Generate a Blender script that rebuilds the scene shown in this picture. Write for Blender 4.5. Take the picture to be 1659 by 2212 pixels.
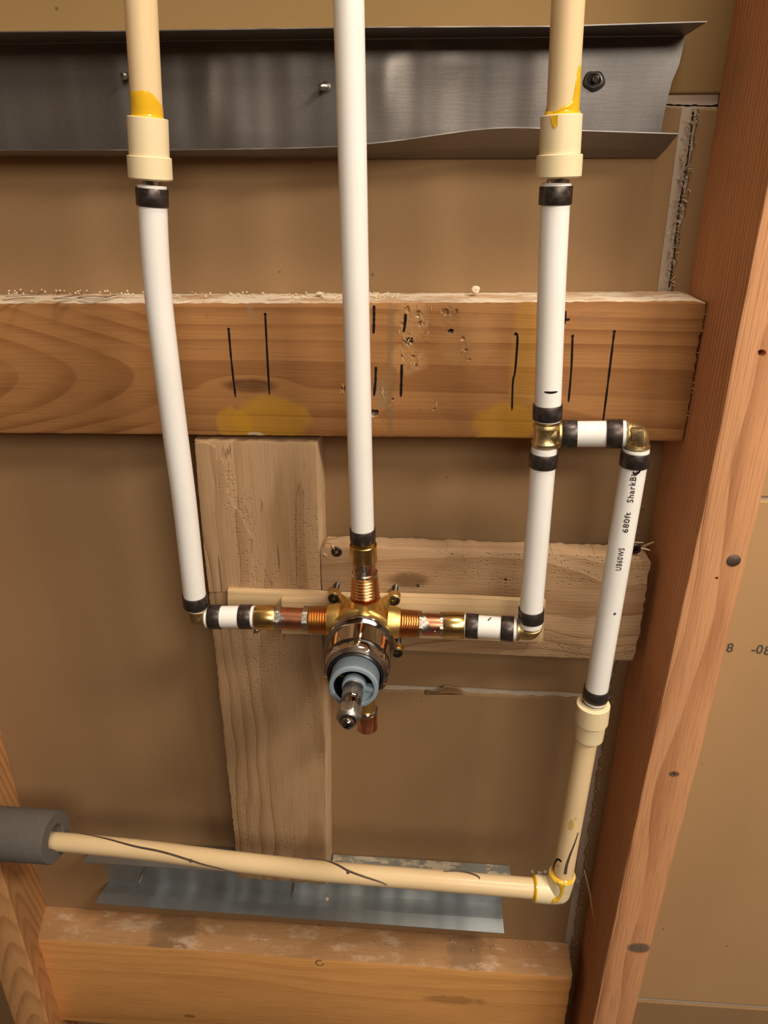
import bpy, bmesh, math, random
from mathutils import Vector, Matrix
random.seed(7)
S = bpy.context.scene
for o in list(bpy.data.objects): bpy.data.objects.remove(o)
COL = S.collection
# ------------------------------------------------------------------ camera
W, H, F = 1659.0, 2212.0, 1600.0
YAW, PITCH = math.radians(3.85), math.radians(24.77)
CAM = Vector((0, 0, 1.40))
FWD = Vector((-math.sin(YAW)*math.cos(PITCH), math.cos(YAW)*math.cos(PITCH), -math.sin(PITCH)))
RT = Vector((math.cos(YAW), math.sin(YAW), 0)); DN = FWD.cross(RT)
cd = bpy.data.cameras.new('camera'); cam = bpy.data.objects.new('camera', cd); COL.objects.link(cam)
cd.sensor_fit = 'VERTICAL'; cd.sensor_height = 36; cd.lens = F/H*36; cd.clip_start = 0.01
M = Matrix((RT, -DN, -FWD)).transposed().to_4x4(); M.translation = CAM
cam.matrix_world = M; S.camera = cam
# ------------------------------------------------------------------ world, lamps, exposure
wd = bpy.data.worlds.new('world'); S.world = wd; wd.use_nodes = True
wd.node_tree.nodes['Background'].inputs[0].default_value = (1, .82, .62, 1)
wd.node_tree.nodes['Background'].inputs[1].default_value = 0.07
def lamp(name, loc, aim, size, sy, power, col):
    l = bpy.data.lights.new(name, 'AREA'); l.shape = 'RECTANGLE'; l.size = size; l.size_y = sy
    l.energy = power; l.color = col
    o = bpy.data.objects.new(name, l); COL.objects.link(o); o.location = loc
    o.rotation_euler = (Vector(aim)-Vector(loc)).to_track_quat('-Z', 'Y').to_euler(); return o
lamp('vanity_lamp', (.78, -.22, 2.12), (.05, .5, 1.0), .40, .16, 14, (1, .895, .76))
lamp('ceiling_lamp', (.20, .20, 2.36), (0, .42, 1.0), .30, .22, 6.3, (1, .88, .73))
lamp('added_fill_lamp', (.45, -1.15, 2.10), (.05, .5, .75), .9, .6, 16.5, (1, .895, .76))  # added fill from an unseen source, evens the light down the wall
S.view_settings.view_transform = 'Standard'; S.view_settings.look = 'None'
S.view_settings.gamma = 1; S.view_settings.exposure = 0.0; S.view_settings.use_curve_mapping = False

YW, YB, YS = .53, .492, .441        # drywall face, face of the flat 2x4s, face of the right stud
def ray(px, py): return (px-W/2)*RT + (py-H/2)*DN + F*FWD
def P(px, py, Y):
    r = ray(px, py); return CAM + r*(Y/r.y)
# ------------------------------------------------------------------ helpers
def link(o, parent=None, label=None, cat=None, group=None, kind=None):
    COL.objects.link(o)
    if parent is not None: o.parent = parent
    if label: o['label'] = label
    if cat: o['category'] = cat
    if group: o['group'] = group
    if kind: o['kind'] = kind
    return o
ORG = {}
def thing(name, loc, label, cat, group=None):
    o = bpy.data.objects.new(name, None); o.empty_display_size = .01; o.location = loc
    ORG[o] = Vector(loc); return link(o, None, label, cat, group)
def mobj(name, bm, mat, parent=None, label=None, cat=None, group=None, kind=None, smooth=True, org=None, angle=35):
    """bm is in world coordinates; a part's mesh is stored relative to its root's origin"""
    bmesh.ops.remove_doubles(bm, verts=bm.verts, dist=1e-7)
    bmesh.ops.recalc_face_normals(bm, faces=bm.faces)
    if parent is not None: L = ORG[parent]
    else:
        if org is None:
            c = Vector((0, 0, 0)); 
            for v in bm.verts: c += v.co
            c /= max(1, len(bm.verts)); org = c
        L = Vector(org)
    bmesh.ops.translate(bm, verts=bm.verts, vec=-L)
    me = bpy.data.meshes.new(name); bm.to_mesh(me); bm.free()
    mats = mat if isinstance(mat, (list, tuple)) else [mat]
    for m in mats: me.materials.append(m)
    if smooth:
        me.shade_smooth()
        me.set_sharp_from_angle(angle=math.radians(angle))
    o = bpy.data.objects.new(name, me); ORG[o] = L
    if parent is None: o.location = L
    return link(o, parent, label, cat, group, kind)
def frame(d):
    d = d.normalized(); e1 = Vector((0, -1, 0)); e1 = e1 - d*e1.dot(d)
    if e1.length < 1e-3: e1 = Vector((0, 0, 1)) - d*d.z
    e1.normalize(); e2 = d.cross(e1)
    if (abs(d.z) > .6 and e2.x < 0) or (abs(d.z) <= .6 and e2.z < 0): e2 = -e2
    return e1, e2
def lathe(bm, A, d, prof, seg=40, rf=None, cap=True):
    d = d.normalized(); e1, e2 = frame(d); rings = []
    for s, r in prof:
        ring = []
        for k in range(seg):
            a = 2*math.pi*k/seg; rr = rf(a, s, r) if rf else r
            ring.append(bm.verts.new(A + d*s + (e1*math.cos(a)+e2*math.sin(a))*rr))
        rings.append(ring)
    for i in range(len(rings)-1):
        for k in range(seg):
            bm.faces.new((rings[i][k], rings[i][(k+1) % seg], rings[i+1][(k+1) % seg], rings[i+1][k]))
    if cap:
        bm.faces.new(rings[0]); bm.faces.new(rings[-1])
    return bm
def catmull(pts, n=8):
    out = []
    for i in range(len(pts)-1):
        p0 = pts[max(i-1, 0)]; p1 = pts[i]; p2 = pts[i+1]; p3 = pts[min(i+2, len(pts)-1)]
        for k in range(n):
            t = k/n
            out.append(.5*((2*p1)+(p2-p0)*t+(2*p0-5*p1+4*p2-p3)*t*t+(3*p1-p0-3*p2+p3)*t**3))
    out.append(pts[-1]); return out
def sweep(bm, pts, r, seg=36, cap=True, hollow=None):
    rings = []; n = len(pts); d0 = (pts[1]-pts[0]).normalized(); e1, e2 = frame(d0)
    rr = r if isinstance(r, (list, tuple)) else [r]*n
    for i, p in enumerate(pts):
        d = (pts[min(i+1, n-1)]-pts[max(i-1, 0)]).normalized()
        e1 = (e1-d*e1.dot(d)).normalized(); e2 = d.cross(e1)
        rings.append([bm.verts.new(p+(e1*math.cos(2*math.pi*k/seg)+e2*math.sin(2*math.pi*k/seg))*rr[i]) for k in range(seg)])
    for i in range(n-1):
        for k in range(seg):
            bm.faces.new((rings[i][k], rings[i][(k+1) % seg], rings[i+1][(k+1) % seg], rings[i+1][k]))
    if cap: bm.faces.new(rings[0]); bm.faces.new(rings[-1])
    return bm
def box(bm, a, b):
    x0, y0, z0 = a; x1, y1, z1 = b
    v = [bm.verts.new(p) for p in ((x0,y0,z0),(x1,y0,z0),(x1,y1,z0),(x0,y1,z0),(x0,y0,z1),(x1,y0,z1),(x1,y1,z1),(x0,y1,z1))]
    for f in ((0,1,2,3),(4,5,6,7),(0,1,5,4),(1,2,6,5),(2,3,7,6),(3,0,4,7)): bm.faces.new([v[i] for i in f])
    return bm
def densify(pts, step, jit=0, jmask=None):
    out = []; n = len(pts)
    for i in range(n):
        a = Vector(pts[i]); b = Vector(pts[(i+1) % n]); L = (b-a).length; k = max(1, int(L/step))
        nrm = Vector((-(b-a).y, (b-a).x)).normalized() if L > 0 else Vector((0, 0))
        for j in range(k):
            p = a.lerp(b, j/k); amp = (jmask[i] if jmask else jit)
            if j: p = p + nrm*random.uniform(-amp, amp)
            out.append(p)
    return out
def slab(outline, Yf, Yb, ch=.0015, back=None, mi_top=False):
    """outline: list of (x,z); front at Yf with a chamfer, back at Yb"""
    bm = bmesh.new(); n = len(outline); o = [Vector(p) for p in outline]
    area = sum(o[i].x*o[(i+1) % n].y-o[(i+1) % n].x*o[i].y for i in range(n)); sg = 1 if area > 0 else -1
    ins = []
    for i in range(n):
        t1 = (o[i]-o[i-1]).normalized(); t2 = (o[(i+1) % n]-o[i]).normalized()
        n1 = Vector((-t1.y, t1.x))*sg; n2 = Vector((-t2.y, t2.x))*sg
        m = (n1+n2); m = m/max(.5, m.length_squared)*2 if m.length > 1e-6 else n1
        ins.append(o[i]+m*ch)
    bk = [Vector(p) for p in back] if back else o
    fr = [bm.verts.new((p.x, Yf, p.y)) for p in ins]
    md = [bm.verts.new((p.x, Yf+ch*.3, p.y)) for p in [o[i].lerp(ins[i], .3) for i in range(n)]]
    ed = [bm.verts.new((p.x, Yf+ch, p.y)) for p in o]
    bb = [bm.verts.new((p.x, Yb, p.y)) for p in bk]
    bm.faces.new(fr); bm.faces.new(bb)
    for A, B in ((fr, md), (md, ed), (ed, bb)):
        for i in range(n):
            f = bm.faces.new((A[i], A[(i+1) % n], B[(i+1) % n], B[i]))
    return bm
def top_faces(o, idx, thr=.75):
    for p in o.data.polygons:
        if p.normal.z > thr: p.material_index = idx
def carve(o, cutters):
    """cut holes out of a mesh object for good"""
    bm = bmesh.new()
    for fn in cutters: fn(bm)
    bmesh.ops.recalc_face_normals(bm, faces=bm.faces)
    me = bpy.data.meshes.new('cut'); bm.to_mesh(me); bm.free()
    c = bpy.data.objects.new('cut', me); COL.objects.link(c)
    md = o.modifiers.new('b', 'BOOLEAN'); md.operation = 'DIFFERENCE'; md.object = c; md.solver = 'EXACT'
    bpy.context.view_layer.update()
    dg = bpy.context.evaluated_depsgraph_get()
    new = bpy.data.meshes.new_from_object(o.evaluated_get(dg))
    o.modifiers.clear()
    if len(new.polygons) > 4:
        nm = o.data.name; old = o.data; o.data = new; bpy.data.meshes.remove(old); new.name = nm
    bpy.data.objects.remove(c)
def hole(p, r, depth, rag=.25, seg=11, d=Vector((0, 1, 0)), el=1.0):
    def fn(bm):
        rs = [random.uniform(1-rag, 1+rag) for _ in range(seg)]
        rf = lambda a, s, r_: r_*rs[int(round(a/(2*math.pi)*seg)) % seg]*(1+(el-1)*abs(math.sin(a)))
        lathe(bm, Vector(p)-d*.003, d, [(0, r*1.3), (.0032, r), (.0032+depth, r*.55)], seg, rf)
    return fn
# ------------------------------------------------------------------ node helper
class N:
    def __init__(s, name):
        s.m = bpy.data.materials.new(name); s.m.use_nodes = True; s.t = s.m.node_tree
        s.b = s.t.nodes['Principled BSDF']
    def nd(s, typ, **k):
        n = s.t.nodes.new(typ)
        for a, v in k.items(): setattr(n, a, v)
        return n
    def put(s, sock, v):
        if isinstance(v, bpy.types.NodeSocket): s.t.links.new(v, sock)
        elif v is not None:
            if isinstance(v, (tuple, list)) and len(v) == 3 and sock.type == 'RGBA': v = (*v, 1)
            sock.default_value = v
    def ma(s, op, a, b=None, c=None, clamp=False):
        n = s.nd('ShaderNodeMath', operation=op, use_clamp=clamp)
        s.put(n.inputs[0], a)
        if b is not None: s.put(n.inputs[1], b)
        if c is not None: s.put(n.inputs[2], c)
        return n.outputs[0]
    def mix(s, f, a, b, bt='MIX'):
        n = s.nd('ShaderNodeMix', data_type='RGBA', blend_type=bt)
        s.put(n.inputs[0], f); s.put(n.inputs[6], a); s.put(n.inputs[7], b); return n.outputs[2]
    def obj(s):
        n = s.nd('ShaderNodeTexCoord'); return n.outputs['Object']
    def sep(s, v):
        n = s.nd('ShaderNodeSeparateXYZ'); s.put(n.inputs[0], v); return n.outputs
    def comb(s, x, y, z):
        n = s.nd('ShaderNodeCombineXYZ'); s.put(n.inputs[0], x); s.put(n.inputs[1], y); s.put(n.inputs[2], z); return n.outputs[0]
    def noise(s, v, sc, det=3, rough=.55, dist=0):
        n = s.nd('ShaderNodeTexNoise'); s.put(n.inputs['Vector'], v); n.inputs['Scale'].default_value = sc
        n.inputs['Detail'].default_value = det; n.inputs['Roughness'].default_value = rough; n.inputs['Distortion'].default_value = dist
        return n.outputs['Fac']
    def vor(s, v, sc, feat='F1'):
        n = s.nd('ShaderNodeTexVoronoi', feature=feat); s.put(n.inputs['Vector'], v); n.inputs['Scale'].default_value = sc
        return n.outputs['Distance']
    def step(s, v, a, b, lo=0., hi=1.):
        n = s.nd('ShaderNodeMapRange', interpolation_type='SMOOTHSTEP'); s.put(n.inputs[0], v)
        n.inputs[1].default_value = a; n.inputs[2].default_value = b; n.inputs[3].default_value = lo; n.inputs[4].default_value = hi
        return n.outputs[0]
    def scale(s, v, sx, sy, sz):
        x = s.sep(v); return s.comb(s.ma('MULTIPLY', x[0], sx), s.ma('MULTIPLY', x[1], sy), s.ma('MULTIPLY', x[2], sz))
    def bump(s, h, st, dist=.001, nrm=None):
        n = s.nd('ShaderNodeBump'); n.inputs['Strength'].default_value = st; n.inputs['Distance'].default_value = dist
        s.put(n.inputs['Height'], h)
        if nrm: s.put(n.inputs['Normal'], nrm)
        return n.outputs[0]
    def out(s, col=None, rough=None, metal=None, nrm=None, spec=None, coat=None):
        for k, v in (('Base Color', col), ('Roughness', rough), ('Metallic', metal), ('Normal', nrm), ('Specular IOR Level', spec), ('Coat Weight', coat)):
            if v is not None: s.put(s.b.inputs[k], v)
        return s.m
def mul(c, k): return tuple(x*k for x in c[:3])
def wood(name, axis, org, light, dark, freq=170, ca=.05, cb=.1, warp=.012, taper=0, rstr=.7, knots=(), marks=(), dimple=False,
         dust=None, fine=.35, blotch=.25, bstr=.5, wlong=3.0, wash=None, rough=.75, crack=0, cath=None):
    """growth rings of a sawn board; axis = grain direction; org = object origin so marks can be given in world x,z"""
    n = N(name); c = n.sep(n.obj())
    X = n.ma('ADD', c[0], org[0]); Yc = n.ma('ADD', c[1], org[1]); Z = n.ma('ADD', c[2], org[2])
    L, A = (X, Z) if axis == 'X' else (Z, X)
    v1 = n.comb(n.ma('MULTIPLY', L, wlong), n.ma('MULTIPLY', A, 14.), n.ma('MULTIPLY', Yc, 14.))
    nz = n.ma('SUBTRACT', n.noise(v1, 1., 2), .5)
    A2 = n.ma('MULTIPLY_ADD', nz, warp*4, n.ma('SUBTRACT', A, ca))
    B2 = n.ma('SUBTRACT', Yc, cb)
    r = n.ma('SQRT', n.ma('ADD', n.ma('MULTIPLY', A2, A2), n.ma('MULTIPLY', B2, B2)))
    if taper: r = n.ma('MULTIPLY_ADD', L, taper, r)
    if cath: r = n.ma('MULTIPLY_ADD', n.ma('MAXIMUM', n.ma('SUBTRACT', cath[0], L), 0.), -cath[1], r)
    kn = None
    for (kx, kz, rx, rz, amp) in knots:
        dx = n.ma('DIVIDE', n.ma('SUBTRACT', X, kx), rx); dz = n.ma('DIVIDE', n.ma('SUBTRACT', Z, kz), rz)
        d = n.ma('ADD', n.ma('MULTIPLY', dx, dx), n.ma('MULTIPLY', dz, dz))
        g = n.ma('EXPONENT', n.ma('MULTIPLY', d, -1.1))
        r = n.ma('MULTIPLY_ADD', g, amp, r)
        k = n.step(n.ma('ADD', d, n.ma('MULTIPLY', n.noise(n.obj(), 120, 3), .8)), 1.5, .55)
        kn = k if kn is None else n.ma('MAXIMUM', kn, k)
    t = n.ma('FRACT', n.ma('MULTIPLY', r, freq))
    ring = n.ma('MULTIPLY', n.step(t, .35, .9), n.step(t, 1., .93))
    ringmod = n.noise(n.comb(n.ma('MULTIPLY', L, 6.), n.ma('MULTIPLY', A, 60.), 0.), 1., 2)
    ring = n.ma('MULTIPLY', ring, n.step(ringmod, .25, .65, .35, 1.))
    fv = n.comb(n.ma('MULTIPLY', L, 22.), n.ma('MULTIPLY', A, 900.), n.ma('MULTIPLY', Yc, 900.))
    fn_ = n.noise(fv, 1., 3, .6)
    bl = n.noise(n.comb(n.ma('MULTIPLY', L, 9.), n.ma('MULTIPLY', A, 28.), Yc), 1., 4)
    col = n.mix(n.ma('MULTIPLY', ring, rstr), light, dark)
    col = n.mix(n.ma('MULTIPLY', n.step(fn_, .45, .75), fine), col, mul(dark, .75))
    col = n.mix(n.ma('MULTIPLY', n.step(bl, .4, .75), blotch), col, n.mix(.5, col, mul(dark, .9)))
    if wash: col = n.mix(n.ma('MULTIPLY', n.step(n.noise(n.comb(n.ma('MULTIPLY', L, 5.), n.ma('MULTIPLY', A, 20.), Yc), 1., 3), .42, .68), wash[3]), col, wash[:3])
    if kn is not None: col = n.mix(n.ma('MULTIPLY', kn, .75), col, mul(dark, .42))
    h = n.ma('ADD', n.ma('MULTIPLY', ring, .5), n.ma('MULTIPLY', fn_, .6))
    if crack:
        ck = n.noise(n.comb(n.ma('MULTIPLY', L, 9.), n.ma('MULTIPLY', A, 170.), n.ma('MULTIPLY', Yc, 170.)), 1., 2, .5)
        ckm = n.ma('MULTIPLY', n.step(ck, .71, .75), crack)
        col = n.mix(n.ma('MULTIPLY', ckm, .7), col, mul(dark, .4)); h = n.ma('SUBTRACT', h, n.ma('MULTIPLY', ckm, 1.5))
    if dimple:
        dv = n.comb(n.ma('MULTIPLY', X, 1.), 0., n.ma('MULTIPLY', Z, 1.))
        vo = n.nd('ShaderNodeTexVoronoi', feature='F1'); n.put(vo.inputs['Vector'], dv); vo.inputs['Scale'].default_value = 330; vo.inputs['Randomness'].default_value = .55
        zone = n.step(n.noise(n.comb(n.ma('MULTIPLY', L, 7.), n.ma('MULTIPLY', A, 26.), 3.), 1., 1), .50, .58)
        dm = n.ma('MULTIPLY', n.step(vo.outputs['Distance'], .32, .12), zone)
        h = n.ma('SUBTRACT', h, n.ma('MULTIPLY', dm, .8)); col = n.mix(n.ma('MULTIPLY', dm, .25), col, mul(light, 1.25))
    for mk in marks:
        kx, kz, rx, rz, mc, al, soft = mk[:7]; ns = mk[7] if len(mk) > 7 else .5
        dx = n.ma('DIVIDE', n.ma('SUBTRACT', X, kx), rx); dz = n.ma('DIVIDE', n.ma('SUBTRACT', Z, kz), rz)
        p4 = 2 if soft >= 0 else 4
        d = n.ma('ADD', n.ma('POWER', n.ma('ABSOLUTE', dx), float(p4)), n.ma('POWER', n.ma('ABSOLUTE', dz), float(p4)))
        d = n.ma('ADD', d, n.ma('MULTIPLY', n.ma('SUBTRACT', n.noise(n.obj(), 90, 4), .5), ns*2))
        col = n.mix(n.ma('MULTIPLY', n.step(d, 1+abs(soft), 1-abs(soft)), al), col, mc, 'MULTIPLY' if al > .995 else 'MIX')
    if dust:
        dn = n.step(n.noise(n.scale(n.obj(), 30, 60, 60), 1., 5, .7), dust[3], dust[3]+.18)
        col = n.mix(n.ma('MULTIPLY', dn, dust[4]), col, dust[:3]); h = n.ma('ADD', h, dn)
    nr = n.bump(h, bstr, .0007)
    return n.out(col, rough, 0, nr, .25)
def simple(name, col, rough=.5, metal=0, ns=None, bump=0, bs=200, var=0, vs=20, col2=None, coat=None, spec=None):
    n = N(name); c = col; nr = None
    if var: c = n.mix(n.ma('MULTIPLY', n.step(n.noise(n.obj(), vs, 4), .4, .7), var), col, col2 or mul(col, .6))
    if bump: nr = n.bump(n.noise(n.obj(), bs, 4), bump, .0005)
    return n.out(c, rough, metal, nr, spec, coat)
# ------------------------------------------------------------------ materials
def drywall(name, base, dark, spots=True):
    n = N(name); o = n.obj()
    a = n.noise(n.scale(o, 3, 3, 2), 1., 4); b = n.noise(o, 900, 2)
    col = n.mix(n.step(a, .35, .7), base, dark)
    col = n.mix(n.ma('MULTIPLY', n.step(b, .5, .8), .18), col, mul(dark, .7))
    vv = n.noise(n.scale(o, 14, 1, 1.5), 1., 2); col = n.mix(n.ma('MULTIPLY', n.step(vv, .4, .65), .22), col, mul(base, 1.08))
    v = n.vor(n.scale(o, 1, 1, 1), 38); gate = n.step(n.noise(o, 26, 1), .50, .54)
    col = n.mix(n.ma('MULTIPLY', n.ma('MULTIPLY', n.step(v, .05, .03), gate), .65), col, (.07, .035, .015))
    v2 = n.vor(n.scale(o, 1, 1, 1), 23); g2 = n.step(n.noise(o, 17, 1), .60, .63)
    col = n.mix(n.ma('MULTIPLY', n.ma('MULTIPLY', n.step(v2, .03, .018), g2), .6), col, (.6, .5, .36))
    h = n.ma('ADD', n.noise(o, 1400, 3), n.ma('MULTIPLY', n.noise(o, 60, 3), .8))
    return n.out(col, .85, 0, n.bump(h, .35, .0005), .2)
M_PAPER = drywall('kraft_paper', (.315, .192, .093), (.275, .166, .078))
M_PAPER_TOP = drywall('kraft_paper_tan', (.27, .168, .066), (.24, .148, .058))
M_PAPER_BRIGHT = drywall('kraft_paper_light', (.47, .292, .138), (.42, .258, .122))
M_GYPSUM = simple('gypsum', (.48, .39, .30), .9, bump=.5, bs=300, var=.4, vs=60, col2=(.42, .33, .24))
M_TORN = simple('torn_paper', (.50, .40, .29), .9, var=.5, vs=150, col2=(.30, .21, .13))
def galv(name, base, tint):
    n = N(name); o = n.obj(); x = n.sep(o)
    w = n.noise(n.scale(o, 9, 1, 1.2), 1., 2); f = n.noise(n.scale(o, 60, 60, 700), 1., 3); s = n.noise(o, 700, 2)
    col = n.mix(n.step(w, .35, .65), base, tint); col = n.mix(n.ma('MULTIPLY', n.step(s, .45, .7), .25), col, mul(base, .6))
    st = n.step(n.noise(n.scale(o, 26, 26, 26), 1., 3), .62, .72); col = n.mix(n.ma('MULTIPLY', st, .25), col, mul(base, .55))
    h = n.ma('ADD', n.ma('MULTIPLY', n.noise(n.scale(o, 16, 1, 2), 1., 2), 14.), n.ma('MULTIPLY', f, .08))
    return n.out(col, n.step(w, .3, .7, .36, .48), .8, n.bump(h, .5, .0008))
M_GALV = galv('galvanized_steel', (.26, .228, .20), (.225, .21, .20))
M_GALV2 = galv('galvanized_steel_blue', (.42, .43, .42), (.36, .39, .40))
n = N('galvanized_muddy'); mm = n.step(n.noise(n.scale(n.obj(), 30, 60, 60), 1., 6, .75), .46, .56)
M_GALVMUD = n.out(n.mix(mm, (.20, .20, .17), (.50, .42, .30)), .75, 0, n.bump(mm, .5, .0006))
M_PEX = simple('white_plastic', (.89, .86, .81), .32, var=.10, vs=18, col2=(.62, .56, .48), bump=.03, bs=60, coat=.15)
M_CPVC = simple('cream_plastic', (.80, .60, .34), .38, var=.22, vs=25, col2=(.66, .44, .22), coat=.1)
M_CPVCF = simple('pale_cream_plastic', (.82, .68, .42), .42, var=.12, vs=30, col2=(.7, .52, .28))
M_PRIMER = simple('amber_cement', (.80, .46, .02), .18, var=.35, vs=120, col2=(.62, .33, .01), coat=.6)
def crimp():
    n = N('blackened_copper'); o = n.obj()
    s = n.step(n.noise(n.scale(o, 160, 160, 60), 1., 4, .7), .60, .70); w = n.noise(o, 300, 3)
    col = n.mix(n.ma('MULTIPLY', s, .55), n.mix(w, (.055, .044, .040), (.10, .078, .070)), (.36, .20, .15))
    return n.out(col, n.step(w, .3, .7, .30, .5), .75, n.bump(w, .15, .0003))
M_CRIMP = crimp()
def metal(name, c1, c2, r0, r1, vs=60, bs=.1, sc=(1, 1, 1)):
    n = N(name); o = n.scale(n.obj(), *sc); w = n.noise(o, vs, 4, .6)
    return n.out(n.mix(n.step(w, .35, .7), c1, c2), n.step(w, .3, .7, r0, r1), 1., n.bump(n.noise(o, vs*6, 3), bs, .0003))
M_BRASS = metal('cast_brass', (.60, .46, .24), (.46, .33, .15), .36, .50, 120, .5)
M_BRASSV = metal('yellow_brass', (.88, .63, .22), (.74, .47, .13), .34, .46, 90, .3)
M_BRASSF = metal('turned_brass', (.80, .57, .22), (.56, .33, .10), .20, .34, 80, .12)
M_THREAD = metal('coppery_brass_thread', (.70, .33, .15), (.60, .36, .12), .22, .36, 60, .1)
M_COPPER = metal('copper', (.74, .33, .20), (.52, .20, .11), .22, .36, 70, .1)
M_SOLDER = metal('solder', (.66, .61, .54), (.40, .35, .29), .18, .35, 220, .5)
M_CHROME = metal('chrome', (.60, .56, .52), (.56, .53, .50), .05, .09, 30, .0)
M_CHROMED = metal('dark_chrome', (.34, .32, .31), (.26, .25, .25), .07, .12, 30, .0)
M_STEEL = metal('brushed_steel', (.50, .49, .46), (.40, .39, .37), .30, .42, 200, .1)
M_SCREW = metal('black_phosphate_screw', (.11, .10, .085), (.07, .065, .055), .32, .5, 200, .1)
M_ZINC = metal('zinc_screw', (.55, .51, .44), (.36, .32, .27), .3, .45, 200, .1)
M_BLUE = simple('blue_grey_plastic', (.235, .30, .35), .38, var=.15, vs=60)
M_RUBBER = simple('black_rubber', (.012, .011, .011), .35)
M_INK = simple('black_marker_ink', (.012, .008, .007), .85, spec=.1)
M_BROWNLN = simple('dark_brown_line', (.085, .05, .04), .5, var=.4, vs=200, col2=(.16, .10, .07))  # dark brown colour of the lines along the cream pipes
M_STAMP = simple('grey_stamp_ink', (.085, .068, .052), .8)
M_PRINT = simple('grey_print_ink', (.07, .055, .05), .6)
M_FOAM = simple('grey_foam', (.105, .090, .076), .9, bump=.6, bs=500, var=.4, vs=300, col2=(.12, .115, .11))
M_SPLINT = simple('pale_splinter', (.62, .38, .19), .8, var=.4, vs=200, col2=(.4, .22, .1))
M_CRUMB = simple('plaster_crumb', (.66, .54, .38), .9, bump=.6, bs=600)
M_GAUGE = simple('grime', (.10, .06, .03), .9)

# ------------------------------------------------------------------ decals: thin strips on planes and pipes
def plane_strip(bm, pts, w, Y, off=.00012):
    """pts: (px,py); strip on the plane Y"""
    q = [P(x, y, Y) for x, y in pts]; q = [Vector((p.x, p.z)) for p in q]
    q3 = catmull([Vector((p.x, p.y, 0)) for p in q], 5); m = len(q3); pr = None
    for i, p in enumerate(q3):
        d = (q3[min(i+1, m-1)]-q3[max(i-1, 0)]).normalized(); nn = Vector((-d.y, d.x, 0))
        ww = w*(.8+.4*random.random())*.5*(1 if 0 < i < m-1 else .6)
        a = bm.verts.new((p.x+nn.x*ww, Y-off, p.y+nn.y*ww)); b = bm.verts.new((p.x-nn.x*ww, Y-off, p.y-nn.y*ww))
        if pr: bm.faces.new((pr[0], pr[1], b, a))
        pr = (a, b)
    return bm
def cyl_param(px, py, A, d, r):
    """where the view ray meets the pipe: (s, phi)"""
    D = ray(px, py).normalized(); d = d.normalized(); e1, e2 = frame(d)
    o = CAM-A; a = Vector((o.dot(e1), o.dot(e2))); b = Vector((D.dot(e1), D.dot(e2)))
    qa = b.dot(b); qb = 2*a.dot(b); qc = a.dot(a)-r*r; disc = qb*qb-4*qa*qc
    t = (-qb-math.sqrt(max(0, disc)))/(2*qa); p = o+D*t
    return p.dot(d), math.atan2(p.dot(e2), p.dot(e1))
def on_cyl(A, d, r, s, phi):
    d = d.normalized(); e1, e2 = frame(d); return A+d*s+(e1*math.cos(phi)+e2*math.sin(phi))*r
def cyl_strip(bm, pts, w, A, d, r, off=.00015):
    q = [cyl_param(x, y, A, d, r) for x, y in pts]; q = catmull([Vector((s, f*r, 0)) for s, f in q], 8); m = len(q); pr = None
    for i, p in enumerate(q):
        dd = (q[min(i+1, m-1)]-q[max(i-1, 0)]).normalized(); nn = Vector((-dd.y, dd.x, 0)); ww = (w if not callable(w) else w(i/(m-1)))*.5
        a = p+nn*ww; b = p-nn*ww
        a = bm.verts.new(on_cyl(A, d, r+off, a.x, a.y/r)); b = bm.verts.new(on_cyl(A, d, r+off, b.x, b.y/r))
        if pr: bm.faces.new((pr[0], pr[1], b, a))
        pr = (a, b)
    return bm
def cyl_patch(bm, A, d, r, s0, top, off=.0003, f0=-math.pi, f1=math.pi, nf=64, ns=8):
    """shell from s0 to s0+top(phi)"""
    rows = []
    for i in range(nf+1):
        f = f0+(f1-f0)*i/nf; h = top(f)
        rows.append([bm.verts.new(on_cyl(A, d, r+off*(1 if j < ns else .2), s0+h*j/ns, f)) for j in range(ns+1)])
    for i in range(nf):
        for j in range(ns): bm.faces.new((rows[i][j], rows[i+1][j], rows[i+1][j+1], rows[i][j+1]))
    return bm
from mathutils.bvhtree import BVHTree
def surf_strip(bm, objs, pts, w, off=.0002):
    """a thin layer of ink or cement lying on real surfaces, found along the view rays"""
    trees = []
    for o in objs:
        L = ORG[o]; trees.append(BVHTree.FromPolygons([v.co+L for v in o.data.vertices], [tuple(p.vertices) for p in o.data.polygons]))
    q = catmull([Vector((x, y, 0)) for x, y in pts], 7); hits = []
    for p in q:
        d = ray(p.x, p.y).normalized(); h = [t.ray_cast(CAM, d) for t in trees]; h = [x for x in h if x[0] is not None]
        if h:
            b = min(h, key=lambda x: x[3]); n_ = b[1] if b[1].dot(d) < 0 else -b[1]; hits.append((b[0], n_))
    m = len(hits); pr = None
    for i, (p, n_) in enumerate(hits):
        d = (hits[min(i+1, m-1)][0]-hits[max(i-1, 0)][0]).normalized(); t = n_.cross(d).normalized(); ww = (w(i/(m-1)) if callable(w) else w)*.5
        row = [bm.verts.new(p+t*ww*k+n_*(off*(1.5 if k == 0 else 1)-abs(k)*ww*ww*.5/.0105)) for k in (-1, -.5, 0, .5, 1)]
        if pr:
            for k in range(4): bm.faces.new((pr[k], pr[k+1], row[k+1], row[k]))
        pr = row
    return bm
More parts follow.
